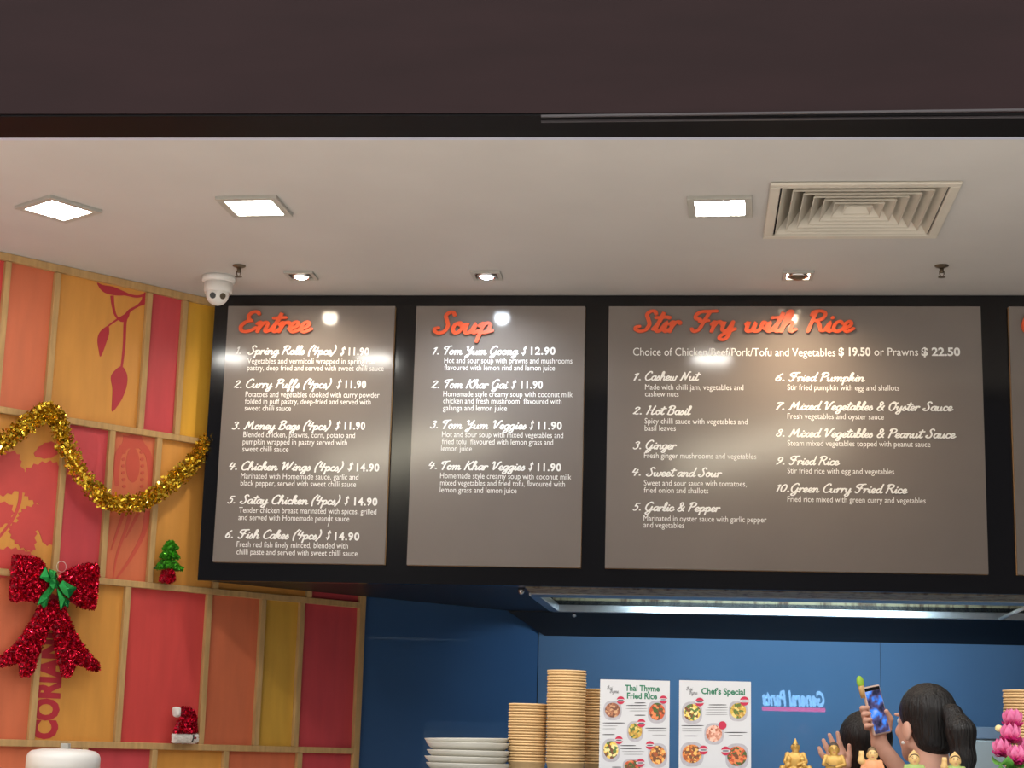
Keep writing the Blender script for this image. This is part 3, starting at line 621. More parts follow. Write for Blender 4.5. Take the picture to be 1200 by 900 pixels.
# ------------------------------------------------------------------ kitchen hood
hx1 = 3.28
hd = thing('range_hood', 'stainless framed kitchen hood with rust-streaked back, under the black menu wall', 'hood', (XR0, YH, ZB))
xf0 = atz(620, 692, ZB)[0]
MB().hexa([(xf0, YH, ZB-.008), (hx1, YH, ZB-.008), (hx1, YH+.042, ZB-.016), (xf0, YH+.042, ZB-.016), (xf0, YH, ZB+.03), (hx1, YH, ZB+.03), (hx1, YH+.042, ZB+.03), (xf0, YH+.042, ZB+.03)]).build('front_rail', M_steel, hd)
MB().box((XR0, YR-.02, ZB-.014), (hx1, YR+.02, ZB+.018)).build('rear_rail', M_steel, hd, bevel=.002)
MB().hexa([(xf0-.01, YH+.03, ZB-.012), (xf0+.03, YH+.03, ZB-.012), (XR0+.03, YR-.02, ZB-.014), (XR0-.01, YR-.02, ZB-.014), (xf0-.01, YH+.03, ZB+.02), (xf0+.03, YH+.03, ZB+.02), (XR0+.03, YR-.02, ZB+.02), (XR0-.01, YR-.02, ZB+.02)]).build('side_rail', M_steel, hd)
# stained inner back of the hood: dull metal with dark drips
mr = bpy.data.materials.new('rust_streaked_metal'); mr.use_nodes = True; nt = mr.node_tree; bs = nt.nodes['Principled BSDF']; bs.inputs['Roughness'].default_value = .55; bs.inputs['Metallic'].default_value = .3
tc = nt.nodes.new('ShaderNodeTexCoord'); mp = nt.nodes.new('ShaderNodeMapping'); mp.inputs['Scale'].default_value = (22, 22, 3); nz = nt.nodes.new('ShaderNodeTexNoise'); nz.inputs['Scale'].default_value = 1; nz.inputs['Detail'].default_value = 8; nz.inputs['Roughness'].default_value = .7
rp = nt.nodes.new('ShaderNodeValToRGB'); rp.color_ramp.elements[0].position = .38; rp.color_ramp.elements[0].color = (*lin((70, 40, 22)), 1); rp.color_ramp.elements[1].position = .52; rp.color_ramp.elements[1].color = (*lin((150, 140, 112)), 1)
nt.links.new(tc.outputs['Object'], mp.inputs[0]); nt.links.new(mp.outputs[0], nz.inputs['Vector']); nt.links.new(nz.outputs[0], rp.inputs[0]); nt.links.new(rp.outputs[0], bs.inputs['Base Color'])
MB().box((XR0, YR+.02, ZB), (hx1, YR+.03, ZB+.45)).build('inner_back', mr, hd)
MB().box((XR0-.03, YH+.0, ZB+.45), (hx1, YR+.03, ZB+.46)).build('inner_top', M_dark, hd)
MB().box((XR0-.04, YH+.03, ZB+.045), (XR0-.03, YR+.02, ZB+.45)).build('inner_side', mr, hd)
MB().box((xf0, YF+.1, ZB-.004), (hx1, YH-.001, ZB-.0005)).build('lip', mr, hd)
bx = atz(1189, 715, ZB)[0]
MB().tube([(bx, YH+.02, ZB-.008), (bx, YR-.02, ZB-.010)], .008, 10).build('cross_bar', M_plastic, hd, smooth=True)
for (u, v) in ((611, 693), (673, 720)):
    q = atz(u, v, ZB-.01); MB().lathe([(.004, 0), (.014, -.004), (.014, -.010), (.009, -.022), (.001, -.026)], q+np.array((0, 0, .012)), 12).build('fixing_knob', M_steel, hd, smooth=True)
# sloping dark baffle along the back wall
yb0 = 8.115; zb0, zb1 = ZB-.001, 1.978
MB().hexa([(wall_x(yb0)+.025, yb0, zb0-.003), (hx1, yb0, zb0-.003), (hx1, YB-.001, zb1), (XC+.03, YB-.001, zb1), (wall_x(yb0)+.025, yb0, zb0), (hx1, yb0, zb0), (hx1, YB-.001, zb0), (XC+.03, YB-.001, zb0)]).build('rear_baffle', M_dark, hd)
# fluorescent fitting inside the hood, aimed back and down
ft = thing('hood_lamp', 'fluorescent tube lamp inside the kitchen hood', 'lamp', (.55, YH+.09, ZB+.16))
MB().tube([(0, YH+.09, ZB+.13), (1.1, YH+.09, ZB+.13)], .013, 10).build('tube', mat('fluorescent_tube', (215, 240, 255), .5, var=0, emit=6), ft, smooth=True)
MB().box((-.05, YH+.035, ZB+.10), (1.15, YH+.05, ZB+.22)).build('reflector', M_steel, ft)
L = bpy.data.lights.new('hood_glow', 'AREA'); L.shape = 'RECTANGLE'; L.size = 1.3; L.size_y = .05; L.energy = HOOD_W; L.color = (.66, .90, 1); L.spread = math.radians(132)
lo = bpy.data.objects.new('hood_glow', L); COL.objects.link(lo); lo.location = (.42, YH+.11, ZB+.12)
lo.rotation_euler = (math.radians(90-28), 0, 0)

# ------------------------------------------------------------------ festive things on the wall
gp = [(-40, 512), (-15, 522), (3, 519), (25, 503), (42, 489), (56, 482), (68, 494), (76, 518), (92, 550), (113, 577), (133, 589), (155, 590), (177, 583), (200, 566), (220, 548), (237, 527), (250, 512)]
gw = [wp(*(lambda q: (q[0], .045, q[1]))(ws(u, v, .045))) for u, v in gp]
gl_ = smooth_poly(gw, 24, closed=False); seg = np.array(gl_)
ga = tag(MB().tube(gl_, .012, 8).build('tinsel_garland', M_gold, None, origin=gw[0]), 'gold tinsel garland swagged across the painted wall', 'garland')
k = rng.integers(0, len(seg)-1, 7000); base = seg[k]+(seg[k+1]-seg[k])*rng.random(7000)[:, None]
dr = rng.normal(size=(7000, 3)); dr /= np.linalg.norm(dr, axis=1)[:, None]; V, Fc = flecks(base+dr*(.041*np.sqrt(rng.random(7000)))[:, None], .013, .0075)
MB().add(V, Fc).build('tinsel_strands', M_gold, ga)

# big red bow
def zb_(P): return [(a/5.625, 640+b/5.625) for a, b in P]
W0 = .03
def wpoly(P, w=W0, k=5): return [tuple(ws(u, v, w)) for u, v in (smooth_poly(zb_(P), k) if k else zb_(P))]
oc = ws(62, 690, W0); bow = thing('christmas_bow', 'large red tinsel bow with a green foil bow at its knot, hung on the wall', 'bow', wp(oc[0], 0, oc[1]))
def furry(polyP, name, hgt, n, w0=W0):
    P = wpoly(polyP, w0); b = puff(P, w0, hgt, .05, .006, wp); V, Fc = flecks(on_puff(P, w0, hgt, .05, n, wp, .008), .010, .0046)
    o = b.build(name, M_redcore, bow, smooth=True); MB().add(V, Fc).build('tinsel', M_red, o); return o
furry([(80, 70), (150, 64), (235, 74), (285, 120), (300, 190), (310, 270), (300, 320), (240, 365), (150, 355), (70, 365), (64, 290), (72, 180)], 'bow_loop', .03, 2600)
furry([(390, 200), (440, 160), (540, 120), (635, 125), (642, 220), (632, 330), (620, 410), (590, 420), (520, 400), (440, 350), (380, 300), (372, 240)], 'bow_loop', .03, 2600)
furry([(255, 400), (330, 350), (375, 400), (345, 500), (300, 590), (265, 690), (238, 760), (215, 830), (165, 868), (125, 840), (120, 780), (60, 785), (-10, 795), (-20, 745), (60, 680), (130, 600), (190, 510)], 'bow_tail', .02, 2400, W0-.006)
furry([(330, 360), (400, 385), (440, 450), (480, 540), (530, 630), (590, 710), (650, 780), (640, 825), (560, 805), (500, 780), (475, 840), (440, 868), (405, 850), (375, 740), (352, 640), (345, 540), (340, 440)], 'bow_tail', .02, 2400, W0-.008)
def flat(polyP, w, name, par, m, k=0, dep=.006):
    b = MB(); P = [ws(u, v, w) for u, v in zb_(polyP)]; c = sum(P)/len(P); n = len(P)
    V = [wp(q[0], w, q[1]) for q in P]+[wp(c[0], w+.012, c[1])]+[wp(q[0], w-dep, q[1]) for q in P]
    b.add(V, [(i, (i+1) % n, n) for i in range(n)]+[(i, n+1+i, n+1+(i+1) % n, (i+1) % n) for i in range(n)]+[tuple(range(2*n, n, -1))]); return b.build(name, m, par)
gb = flat([(330, 215), (365, 210), (392, 240), (385, 275), (350, 285), (328, 255)], .078, 'green_knot', bow, M_green)
for P in ([(262, 205), (300, 135), (335, 200), (345, 240), (315, 240)], [(325, 150), (372, 165), (382, 205), (350, 240), (330, 215)], [(388, 262), (415, 225), (505, 275), (455, 345), (415, 310)], [(340, 250), (372, 265), (330, 330), (310, 395), (290, 410), (272, 385), (245, 388), (270, 330)],
          [(375, 275), (405, 300), (420, 330), (460, 360), (452, 405), (428, 390), (400, 422), (390, 350)]):
    flat(P, .07, 'green_ribbon', gb, M_green)
rq = ws(405/5.625, 640+135/5.625, .02); cpt = [wp(rq[0]+.02*math.cos(a), .02, rq[1]+.02*math.sin(a)) for a in np.linspace(0, 2*math.pi, 25)]
MB().tube(cpt, .0009, 6).build('hanging_loop', M_plastic, bow)

# little tree in a red pot, standing on the rail
def zt(P): return [(160+a/11.257, 620+b/11.25) for a, b in P]
def wz(P, w, k=4): return [tuple(ws(u, v, w)) for u, v in smooth_poly(P, k)]
TW = .024; tq = ws(195.5, 685, TW); tree = thing('tinsel_tree', 'tiny green tinsel tree in a red pot on the rail beside the black backboard', 'christmas tree', wp(tq[0], TW, Z2+RT))
tz = lambda P: [tuple(a) for a in wz(zt(P), TW)]
pot = tz([(350, 560), (440, 548), (478, 590), (496, 680), (480, 728), (400, 742), (312, 724), (300, 690), (322, 620)])
zmin = min(a[1] for a in pot); pot = [(a, z+Z2+RT-zmin+.0005) for a, z in pot]
def fur2(P, name, hgt, n, m, mc, par, w0=TW, edge=.02):
    o = puff(P, w0, hgt, edge, .003, wp).build(name, mc, par, smooth=True); V, Fc = flecks(on_puff(P, w0, hgt, edge, n, wp, .005), .008, .0042); MB().add(V, Fc).build('tinsel', m, o); return o
fur2(pot, 'pot', .018, 420, M_red, M_redcore, tree)
M_lcore = mat('green_core', (20, 70, 18), .5)
for P in ([(425, 150), (470, 158), (490, 190), (540, 240), (530, 268), (470, 265), (400, 285), (345, 280), (345, 250), (385, 195)], [(370, 275), (480, 275), (520, 330), (560, 375), (548, 400), (490, 390), (400, 392), (310, 385), (305, 355), (345, 310)],
          [(340, 410), (420, 405), (490, 410), (560, 480), (605, 515), (590, 548), (490, 545), (400, 530), (290, 530), (222, 525), (250, 490), (300, 440)]):
    fur2(tz(P), 'tree_tier', .018, 520, M_lime, M_lcore, tree)
# santa hat
def zh(P): return [(180+a/12.857, 810+b/12.857) for a, b in P]
hz = lambda P: [tuple(a) for a in wz(zh(P), TW)]
band = hz([(290, 625), (400, 615), (550, 625), (650, 612), (658, 690), (645, 765), (520, 770), (400, 768), (290, 765), (282, 690)]); zmin = min(a[1] for a in band); dz = Z3+RT-zmin+.0005
hq = ws(216, 868, TW); hat = thing('santa_hat', 'small red tinsel Santa hat with white brim standing on the lower rail', 'hat ornament', wp(hq[0], TW, Z3+RT))
sh = lambda P: [(a, z+dz) for a, z in P]
bo_ = puff(sh(band), TW, .02, .02, .003, wp).build('brim', M_fluff, hat, smooth=True)
V, Fc = flecks(on_puff(sh(band), TW, .02, .02, 500, wp, .003), .006, .002); MB().add(V, Fc).build('fluff', M_fluff, bo_)
fur2(sh(hz([(300, 620), (330, 520), (370, 430), (420, 370), (385, 330), (390, 250), (440, 225), (520, 222), (590, 270), (635, 370), (640, 500), (640, 620), (480, 632)])), 'hat_crown', .018, 900, M_red, M_redcore, hat)
pm_ = puff(sh(hz([(285, 235), (340, 222), (385, 240), (382, 330), (370, 372), (320, 378), (288, 340)])), TW+.006, .02, .015, .003, wp).build('pompom', M_fluff, hat, smooth=True)
tw = [sh([tuple(ws(*zh([q])[0], TW))])[0] for q in ((560, 640), (560, 690), (535, 750))]; MB().tube([wp(a, TW+.021, z) for a, z in tw], .003, 6).build('sprig', M_blk, hat)
q = sh([tuple(ws(*zh([(585, 690)])[0], TW))])[0]; MB().ball(wp(q[0], TW+.021, q[1]), .005, 8).build('berry', M_redcore, hat)

# ------------------------------------------------------------------ counters (mostly below the picture)
CT = 1.35
ctr = thing('display_counter', 'long serving counter carrying the cups, plates, signs and figurines', 'counter', (.4, 5.2, 0))
MB().box((-1.35, 4.92, 1.31), (2.9, 5.42, CT)).build('counter_top', M_steel, ctr, bevel=.004)
MB().box((-1.32, 4.97, .1), (2.87, 5.40, 1.309)).build('cabinet_body', M_plastic, ctr)
MB().box((-1.30, 5.0, 0), (2.85, 5.38, .099)).build('plinth', M_dark, ctr)
uy = 5.85; uq = aty(73.5, 900, uy); ut = aty(73.5, 877, uy)
bn = thing('side_bench', 'low side bench under the white urn', 'bench', (uq[0], uy, 0))
MB().box((uq[0]-.2, uy-.25, .96), (uq[0]+.9, uy+.25, 1.0)).build('bench_top', M_steel, bn)
for sx in (uq[0]-.17, uq[0]+.87):
    for sy in (-.22, .22): MB().box((sx-.02, uy+sy-.02, 0), (sx+.02, uy+sy+.02, .96)).build('leg', M_steel, bn)
ur = (aty(114.5, 895, uy)[0]-aty(32, 895, uy)[0])/2; hz_ = ut[2]-1.0
un = thing('white_urn', 'round white urn with domed lid and grey knob, bottom left', 'urn', (uq[0], uy, 1.0))
MB().lathe([(ur*.96, 0), (ur, .01), (ur, hz_-.075), (ur*.99, hz_-.07)], (uq[0], uy, 1.0), 40).build('body', M_plastic, un, smooth=True)
MB().lathe([(ur*1.0, hz_-.072), (ur*1.0, hz_-.03), (ur*.96, hz_-.018), (ur*.86, hz_-.008), (ur*.6, hz_-.002), (.001, hz_)], (uq[0], uy, 1.0), 40).build('lid', M_plastic, un, smooth=True)
MB().box((uq[0]+.0-.010, uy-.012, 1.0+hz_-.002), (uq[0]+.018, uy+.012, 1.0+hz_+.017)).build('knob', M_frame, un, bevel=.002)

# ------------------------------------------------------------------ cups and plates
CUPM = None
def cup_mesh():
    h = .066; prof = [(.001, .002), (.042, .002), (.0425, 0), (.043, .001), (.0555, h-.004), (.0572, h-.005), (.0582, h-.0025), (.0572, h), (.0555, h-.0005), (.0418, .004), (.001, .004)]
    return MB().lathe(prof, (0, 0, 0), 36)
ORD = ['topmost', 'second from the top', 'third from the top', 'fourth from the top', 'fifth from the top', 'sixth from the top', 'seventh from the top', 'eighth from the top', 'ninth from the top', 'tenth from the top']
def nth(i): return ORD[i] if i < 10 else '%d%s from the top' % (i+1, 'st' if (i+1) % 10 == 1 and i+1 != 11 else 'nd' if (i+1) % 10 == 2 and i+1 != 12 else 'rd' if (i+1) % 10 == 3 and i+1 != 13 else 'th')
SPC = .0082
def cup_stack(u, vtop, y, where, group):
    global CUPM
    top = aty(u, vtop, y); n = int(round((top[2]-CT-.066)/SPC))+1
    for i in range(n):
        z = CT+.0005+SPC*i; loc = (top[0]+random.uniform(-.0008, .0008), y+random.uniform(-.0008, .0008), z)
        if CUPM is None:
            o = cup_mesh().build('paper_bowl', M_kraft, None, smooth=True); CUPM = o
        else: o = CUPM.copy(); COL.objects.link(o)
        o.location = loc; tag(o, 'brown paper bowl, %s in the stack %s' % (nth(n-1-i), where), 'paper bowl', group)
cup_stack(619, 826, 5.2, 'beside the plates', 'bowls stacked beside the plates')
cup_stack(664.5, 787, 5.17, 'that is tallest', 'bowls in the tallest stack')
cup_stack(707, 808, 5.27, 'half behind the Fried Rice sign', 'bowls stacked behind the sign')
cup_stack(1199, 808, 5.25, 'behind the pink lotus flowers', 'bowls stacked behind the flowers')
PL = None; pq = aty(549, 880, 5.19); zs = CT
for i in range(6):
    prof = [(.001, .003), (.066, .003), (.070, 0), (.078, .003), (.104, .012), (.119, .024), (.1255, .033), (.1265, .0345), (.1245, .0355), (.116, .026), (.100, .0155), (.076, .007), (.001, .006)]
    if PL is None: o = MB().lathe(prof, (0, 0, 0), 48).build('dinner_plate', M_plate, None, smooth=True); PL = o
    else: o = PL.copy(); COL.objects.link(o)
    o.location = (pq[0]+(-.004, .002, -.003, .003, .0, -.004, .004, .002, .006)[i], 5.19, zs+.0005); o.rotation_euler = (0, math.radians(-1.2) if i == 5 else 0, 0)
    zs += .0185 if i not in (3, 4) else (.0225 if i == 3 else .012)
    tag(o, 'off-white plate, %s in the pile left of the paper bowls' % nth(5-i), 'plate', 'plates piled on the counter')

# ------------------------------------------------------------------ printed signs in clear stands
YS = 5.08
FD = [food('brown_noodles', [(150, 96, 74), (176, 118, 88), (120, 78, 60), (206, 160, 120)]), food('red_stirfry', [(196, 84, 50), (120, 70, 44), (74, 96, 48), (222, 130, 80)]), food('yellow_rice', [(206, 170, 76), (182, 140, 66), (96, 116, 56), (228, 200, 120)]),
      food('egg_and_beef', [(232, 196, 92), (120, 76, 50), (92, 120, 62), (240, 220, 150)]), food('orange_chicken', [(214, 130, 62), (170, 88, 46), (236, 182, 100), (120, 76, 48)]), food('pink_crackers', [(222, 164, 142), (200, 136, 112), (236, 190, 168), (178, 104, 78)])]
def sign(u0, v0, u1, lab, titles, photos, badges, caps, logo, ox, oy, s_=7.5):
    a = aty(u0, v0, YS); b_ = aty(u1, v0+1, YS); t = thing('counter_sign', lab, 'sign', ((a[0]+b_[0])/2, YS, CT), 'food signs standing on the counter')
    MB().box((a[0], YS-.001, CT+.004), (b_[0], YS, a[2])).build('paper', M_paper, t)
    MB().box((a[0]-.002, YS+.0005, CT+.003), (b_[0]+.002, YS+.003, a[2]+.003)).build('acrylic_back', M_acryl, t)
    MB().box((a[0]-.002, YS-.02, CT+.0005), (b_[0]+.002, YS+.06, CT+.003)).build('acrylic_foot', M_acryl, t)
    for tx, x0, vv, x1, cp in titles: put_text(tx, x0, vv, x1, cp, YS-.001, M_tgreen, 'title', t, 'sans', bold=.03, th=.0003)
    for tx, x0, vv, x1 in logo: put_text(tx, x0, vv, x1, 5, YS-.001, M_grey, 'logo_lettering', t, 'script', wd=.08, th=.0003)
    def disc(cx, cy, rx, ry, dep, name, m, sq=0.):
        P = []
        for k in range(32):
            g = 2*math.pi*k/32; c, s = math.cos(g), math.sin(g); e = 1/(abs(c)**2.8+abs(s)**2.8)**(1/2.8) if sq else 1
            q = aty(ox+(cx+rx*c*e)/s_, oy+(cy+ry*s*e)/s_, YS); P.append((q[0], q[2]))
        P = [(x, max(z, CT+.006)) for x, z in P]
        return MB().prism(P, YS-.001-dep, YS-.001-dep+.0002, lambda x, z, y: (x, y, z)).build(name, m, t)
    for (cx, cy, w, h, fi) in photos:
        disc(cx, cy, w/2, h/2, .0003, 'dish_photo', M_bowl, 1); disc(cx, cy-.02*h, w*.42, h*.38, .0006, 'pictured_food', FD[fi])
    for (cx, cy, r, solid) in badges:
        disc(cx, cy, r, r, .0009, 'price_badge', M_badge)
        if not solid:
            disc(cx, cy, r*1.1, r*.30, .0012, 'badge_band', M_paper, 1); disc(cx, cy, r*.7, r*.12, .0014, 'badge_print', M_dgrey, 1)
    for (cx, cy, w, dk) in caps: disc(cx, cy, w/2, 4 if dk else 2.2, .0003, 'small_print', M_dgrey if dk else M_grey, 1)
sign(703.5, 796, 785, 'white counter sign reading Thai Thyme Fried Rice with dish photos', [('Thai Thyme', 732.4, 809.4, 773, 6.6), ('Fried Rice', 734.7, 818.5, 770, 6.6)],
     [(210, 395, 160, 170, 0), (600, 408, 165, 200, 1), (408, 578, 145, 180, 2), (195, 745, 155, 205, 3), (605, 790, 170, 215, 4), (385, 880, 175, 120, 1)],
     [(280, 305, 35, 0), (655, 300, 36, 0), (462, 505, 37, 0), (265, 655, 35, 0), (537, 700, 37, 0), (455, 855, 37, 0)],
     [(450, 328, 100, 1), (418, 350, 180, 1), (420, 378, 190, 0), (435, 398, 160, 0), (450, 436, 100, 1), (222, 504, 200, 1), (190, 530, 130, 0), (180, 555, 120, 0), (175, 606, 110, 1), (590, 550, 190, 1), (600, 575, 170, 0), (620, 610, 130, 0), (345, 703, 140, 1), (370, 730, 190, 1), (390, 755, 200, 0), (390, 780, 170, 0), (245, 893, 85, 1)],
     [('thai', 711, 808, 718), ('thyme', 714.5, 812, 725)], 690, 780)
sign(796, 797, 880, 'white counter sign reading Chef\'s Special with dish photos', [("Chef's Special", 821.9, 813.2, 873, 6.8)],
     [(195, 415, 180, 195, 3), (600, 400, 165, 180, 2), (388, 600, 170, 190, 5), (195, 780, 205, 215, 4), (590, 800, 205, 230, 1)],
     [(262, 320, 38, 0), (655, 312, 40, 0), (462, 525, 36, 1), (295, 742, 40, 0), (490, 750, 40, 0)],
     [(420, 345, 160, 1), (420, 368, 180, 1), (410, 390, 200, 0), (410, 410, 190, 0), (410, 430, 200, 0), (200, 528, 200, 1), (195, 553, 180, 0), (195, 575, 180, 0), (185, 618, 120, 1), (580, 588, 200, 1), (580, 615, 130, 1)],
     [('thai', 804, 809, 812), ('thyme', 807.5, 813.5, 817.5)], 785, 780)

# ------------------------------------------------------------------ figurines
M_fg = mat('figurine_gold', (202, 160, 84), .35, metal=.4, var=.15, scale=60); M_fp = mat('figurine_peach', (226, 186, 122), .45, var=.08, scale=60)
M_fr = mat('figurine_robe_green', (160, 184, 104), .5, var=.1, scale=60); M_fb = mat('figurine_base_bronze', (128, 104, 72), .4, metal=.4, var=.2, scale=80); M_fd = mat('figurine_hair', (74, 56, 40), .5, var=.1)
M_fo = mat('figurine_robe_peach', (232, 160, 112), .5, var=.1, scale=60)
def figurine(u, vtop, lab, kind):
    y = 5.12; P = aty(u, vtop, y); H = P[2]-CT; t = thing('figurine', lab, 'figurine', (P[0], y, CT+.0005), 'small figurines along the counter edge')
    lo, hi = (-.065, -.05, -.004), (.065, .05, H+.012); h = .0016
    skin = M_fg if kind in ('pile', 'seated') else M_fp; robe = {'pile': M_fg, 'seated': M_fg, 'wave': M_fo, 'hood': M_fr, 'hoodwave': M_fr}[kind]
    hr = .0135 if kind != 'pile' else .010; hy = H-hr-(.012 if 'hood' in kind or kind == 'pile' else .004)
    # base
    bw = .052 if kind == 'pile' else .036
    MB().lathe([(bw, 0), (bw*1.02, .006), (bw*.92, .014), (bw*.98, H*.22), (bw*.9, H*.26), (.002, H*.265)], (P[0], y, CT+.0005), 24).build('base', M_plastic if kind == 'pile' else M_fb, t, smooth=True)
    z0 = H*.26
    g = SDF(lo, hi, h); g.ell((0, 0, z0+.012), (.036, .028, .014)); g.ell((0, .002, z0+(hy-z0)*.42), (.024, .019, (hy-z0)*.46))
    for sx in (-1, 1):
        g.cap((sx*.010, -.012, z0+.012), (sx*.032, -.02, z0+.009), .011, .009); g.cap((sx*.022, 0, hy-.022), (sx*.029, -.006, hy-.042), .0075, .006, .006)
    g.build('robe', robe, t)
    g = SDF(lo, hi, h); g.ell((0, -.002, hy), (hr, hr*.95, hr*1.12)); g.ell((0, -.013, hy-.001), (.003, .004, .004), .004); g.cap((0, 0, hy-.008), (0, 0, hy-.024), .006, .010)
    for sx in (-1, 1): g.ell((sx*hr, 0, hy-.002), (.003, .004, .007), .003)
    if 'wave' in kind:
        g.cap((-.022, 0, hy-.026), (-.032, -.006, hy-.018), .0065, .006); g.cap((-.032, -.006, hy-.018), (-.031, -.008, hy+.0), .0075, .0065)
        for fx in (-.036, -.0325, -.029, -.0255): g.cap((fx, -.008, hy-.002), (fx, -.009, hy+.008), .0022, .0018, .002)
    g.cap((.027, -.008, hy-.042), (.006, -.022, hy-.05), .0055, .005); g.build('body', skin, t)
    g = SDF(lo, hi, h)
    if 'hood' in kind:
        g.ell((0, .003, hy+.002), (hr*1.18, hr*1.1, hr*1.2)); g.cap((0, .003, hy+.010), (0, .003, H-.002), .008, .002); g.plane((0, -.007, hy), (0, -1, -.35)); g.build('hood', skin, t)
    elif kind == 'pile':
        g.cap((0, 0, hy+.006), (0, 0, H), .008, .002); 
        for sx in (-1, 1):
            g.ell((sx*.019, -.010, z0+.052), (.008, .008, .009), .002); g.ell((sx*.022, -.010, z0+.036), (.010, .010, .010), .002)
            g.ell((sx*.038, -.012, z0+.026), (.009, .009, .010), .002); g.ell((sx*.042, -.012, z0+.008), (.013, .013, .012), .002); g.ell((sx*.014, -.026, z0+.022), (.009, .008, .010), .002); g.ell((sx*.016, -.028, z0+.006), (.013, .011, .010), .002)
        g.build('crown', skin, t)
    else:
        g.ell((0, .003, hy+.004), (hr*1.08, hr*1.05, hr*1.05)); g.ell((0, .002, hy+.016), (.005, .005, .004)); g.plane((0, -.004, hy+.004), (0, -.7, -.7)); g.build('hair', M_fd if kind == 'seated' else M_fb, t)
    b = MB()
    for sx in (-1, 1): b.ball((P[0]+sx*.0048, y-.0135*hr/.0135, CT+hy+.003), (.0018, .0012, .0010), 6)
    for sx in (-1, 1): b.tube([(P[0]+sx*.002, y-hr*.97, CT+hy+.006), (P[0]+sx*.005, y-hr*.93, CT+hy+.0072), (P[0]+sx*.0082, y-hr*.80, CT+hy+.0055)], .0007, 5)
    b.build('eyes', M_fd, t)
    MB().tube([(P[0]-.003, y-hr*.98, CT+hy-.0068), (P[0], y-hr*1.0, CT+hy-.0074), (P[0]+.003, y-hr*.98, CT+hy-.0068)], .0009, 5).build('mouth', M_badge, t)
    if 'hood' in kind: MB().tube([(P[0]+hr*.99*math.sin(a), y-hr*.62*math.cos(a)-.001, CT+hy+hr*1.02*math.cos(a)) for a in np.linspace(-1.25, 1.25, 13)], .0019, 6).build('hair', M_fd, t, smooth=True)
    if kind != 'pile': MB().tube([(P[0]+.023*math.sin(a), y-.0195*math.cos(a)-.001, CT+hy-.034-.012*math.cos(a)) for a in np.linspace(-1.2, 1.2, 11)], .0016, 6).build('sash', M_fb if kind == 'seated' else M_plastic, t, smooth=True)
figurine(932, 866, 'tall gold figurine on a white base, leftmost of the row', 'pile')
figurine(977, 871, 'seated gold figurine in front of the raised hand', 'seated')
figurine(1022, 877, 'peach robed figurine with bronze cap and raised hand', 'wave')
figurine(1071, 879, 'green robed figurine in a pointed gold hood, hands lowered', 'hood')
figurine(1119, 881, 'green robed hooded figurine waving, in front of the ponytail', 'hoodwave')

# ------------------------------------------------------------------ lotus flowers
M_pk = mat('lotus_pink', (238, 130, 180), .5, var=.1, scale=60); M_mg = mat('lotus_magenta', (206, 44, 130), .5, var=.1, scale=60); M_lf = mat('lotus_leaf', (96, 160, 70), .45, var=.15, scale=40); M_bud = mat('pale_bud', (226, 210, 150), .5)
yv = 5.0; fq = aty(1190, 900, yv); fl = thing('lotus_bouquet', 'pink lotus flowers with green leaves in a vase at the right edge', 'flowers', (fq[0], yv, CT))
MB().lathe([(.03, .001), (.036, .01), (.034, .03), (.026, .05), (.028, .056), (.022, .052), (.001, .03)], (fq[0], yv, CT), 24).build('vase', M_plastic, fl, smooth=True)
def petal(b, c, az, el, L, Wd):
    d = np.array((math.cos(az)*math.cos(el), math.sin(az)*math.cos(el), math.sin(el))); sd = np.array((-math.sin(az), math.cos(az), 0)); nr = np.cross(d, sd); V = []; N = 7
    for i in range(N):
        t = i/(N-1); w = Wd*math.sin(math.pi*min(1, t*.82+.14))**.8*(1 if t < 1 else .02)
        for j in (-1, 0, 1): V.append(np.array(c)+d*L*t+sd*w*j+nr*(-.28*L*t*(1-t)*2+abs(j)*w*-.5))
    b.add(V, [(3*i+j, 3*i+j+1, 3*i+3+j+1, 3*i+3+j) for i in range(N-1) for j in (0, 1)])
def lotus(u, v, y, s, par):
    c = aty(u, v, y)-np.array((0, 0, s*.35)); ip = MB(); 
    for k in range(7): petal(ip, c, 2*math.pi*k/7, 1.25, s*1.0, s*.24)
    for k in range(8): petal(ip, c, 2*math.pi*(k+.5)/8, .95, s*.95, s*.26)
    o = ip.build('lotus_flower', M_pk, par, smooth=True); op = MB()
    for k in range(9): petal(op, c-np.array((0, 0, s*.04)), 2*math.pi*k/9, .35, s*.72, s*.22)
    for k in range(8): petal(op, c-np.array((0, 0, s*.08)), 2*math.pi*(k+.3)/8, -.1, s*.5, s*.18)
    op.build('outer_petals', M_mg, o, smooth=True)
    MB().tube([c, c*.7+np.array((fq[0], yv, CT+.08))*.3, (fq[0], yv, CT+.03)], .0022, 6).build('stem', M_lf, par)
for u, v, y, s in ((1186.5, 842, 5.02, .046), (1184, 859, 4.99, .046), (1174, 876, 4.98, .042), (1191, 884, 4.96, .044), (1203, 874, 5.0, .040)): lotus(u, v, y, s, fl)
c = aty(1170.5, 853.5, 5.0); MB().ball(c, (.0105, .0105, .0095), 10).build('bud', M_bud, fl, smooth=True); MB().tube([c, c*.5+np.array((fq[0], yv, CT+.06))*.5, (fq[0], yv, CT+.03)], .0015, 6).build('stem', M_lf, fl)
for k, (u, v) in enumerate(((1178, 894), (1193, 897), (1206, 893), (1185, 903))):
    c = aty(u, v, 4.97); b = MB()
    for j in range(3): petal(b, c, 2.1*j+k-1.5, .5, .04, .018)
    b.build('leaf', M_lf, fl, smooth=True)
    MB().tube([c, c*.5+np.array((fq[0], yv, CT+.05))*.5, (fq[0], yv, CT+.03)], .0018, 6).build('stem', M_lf, fl)

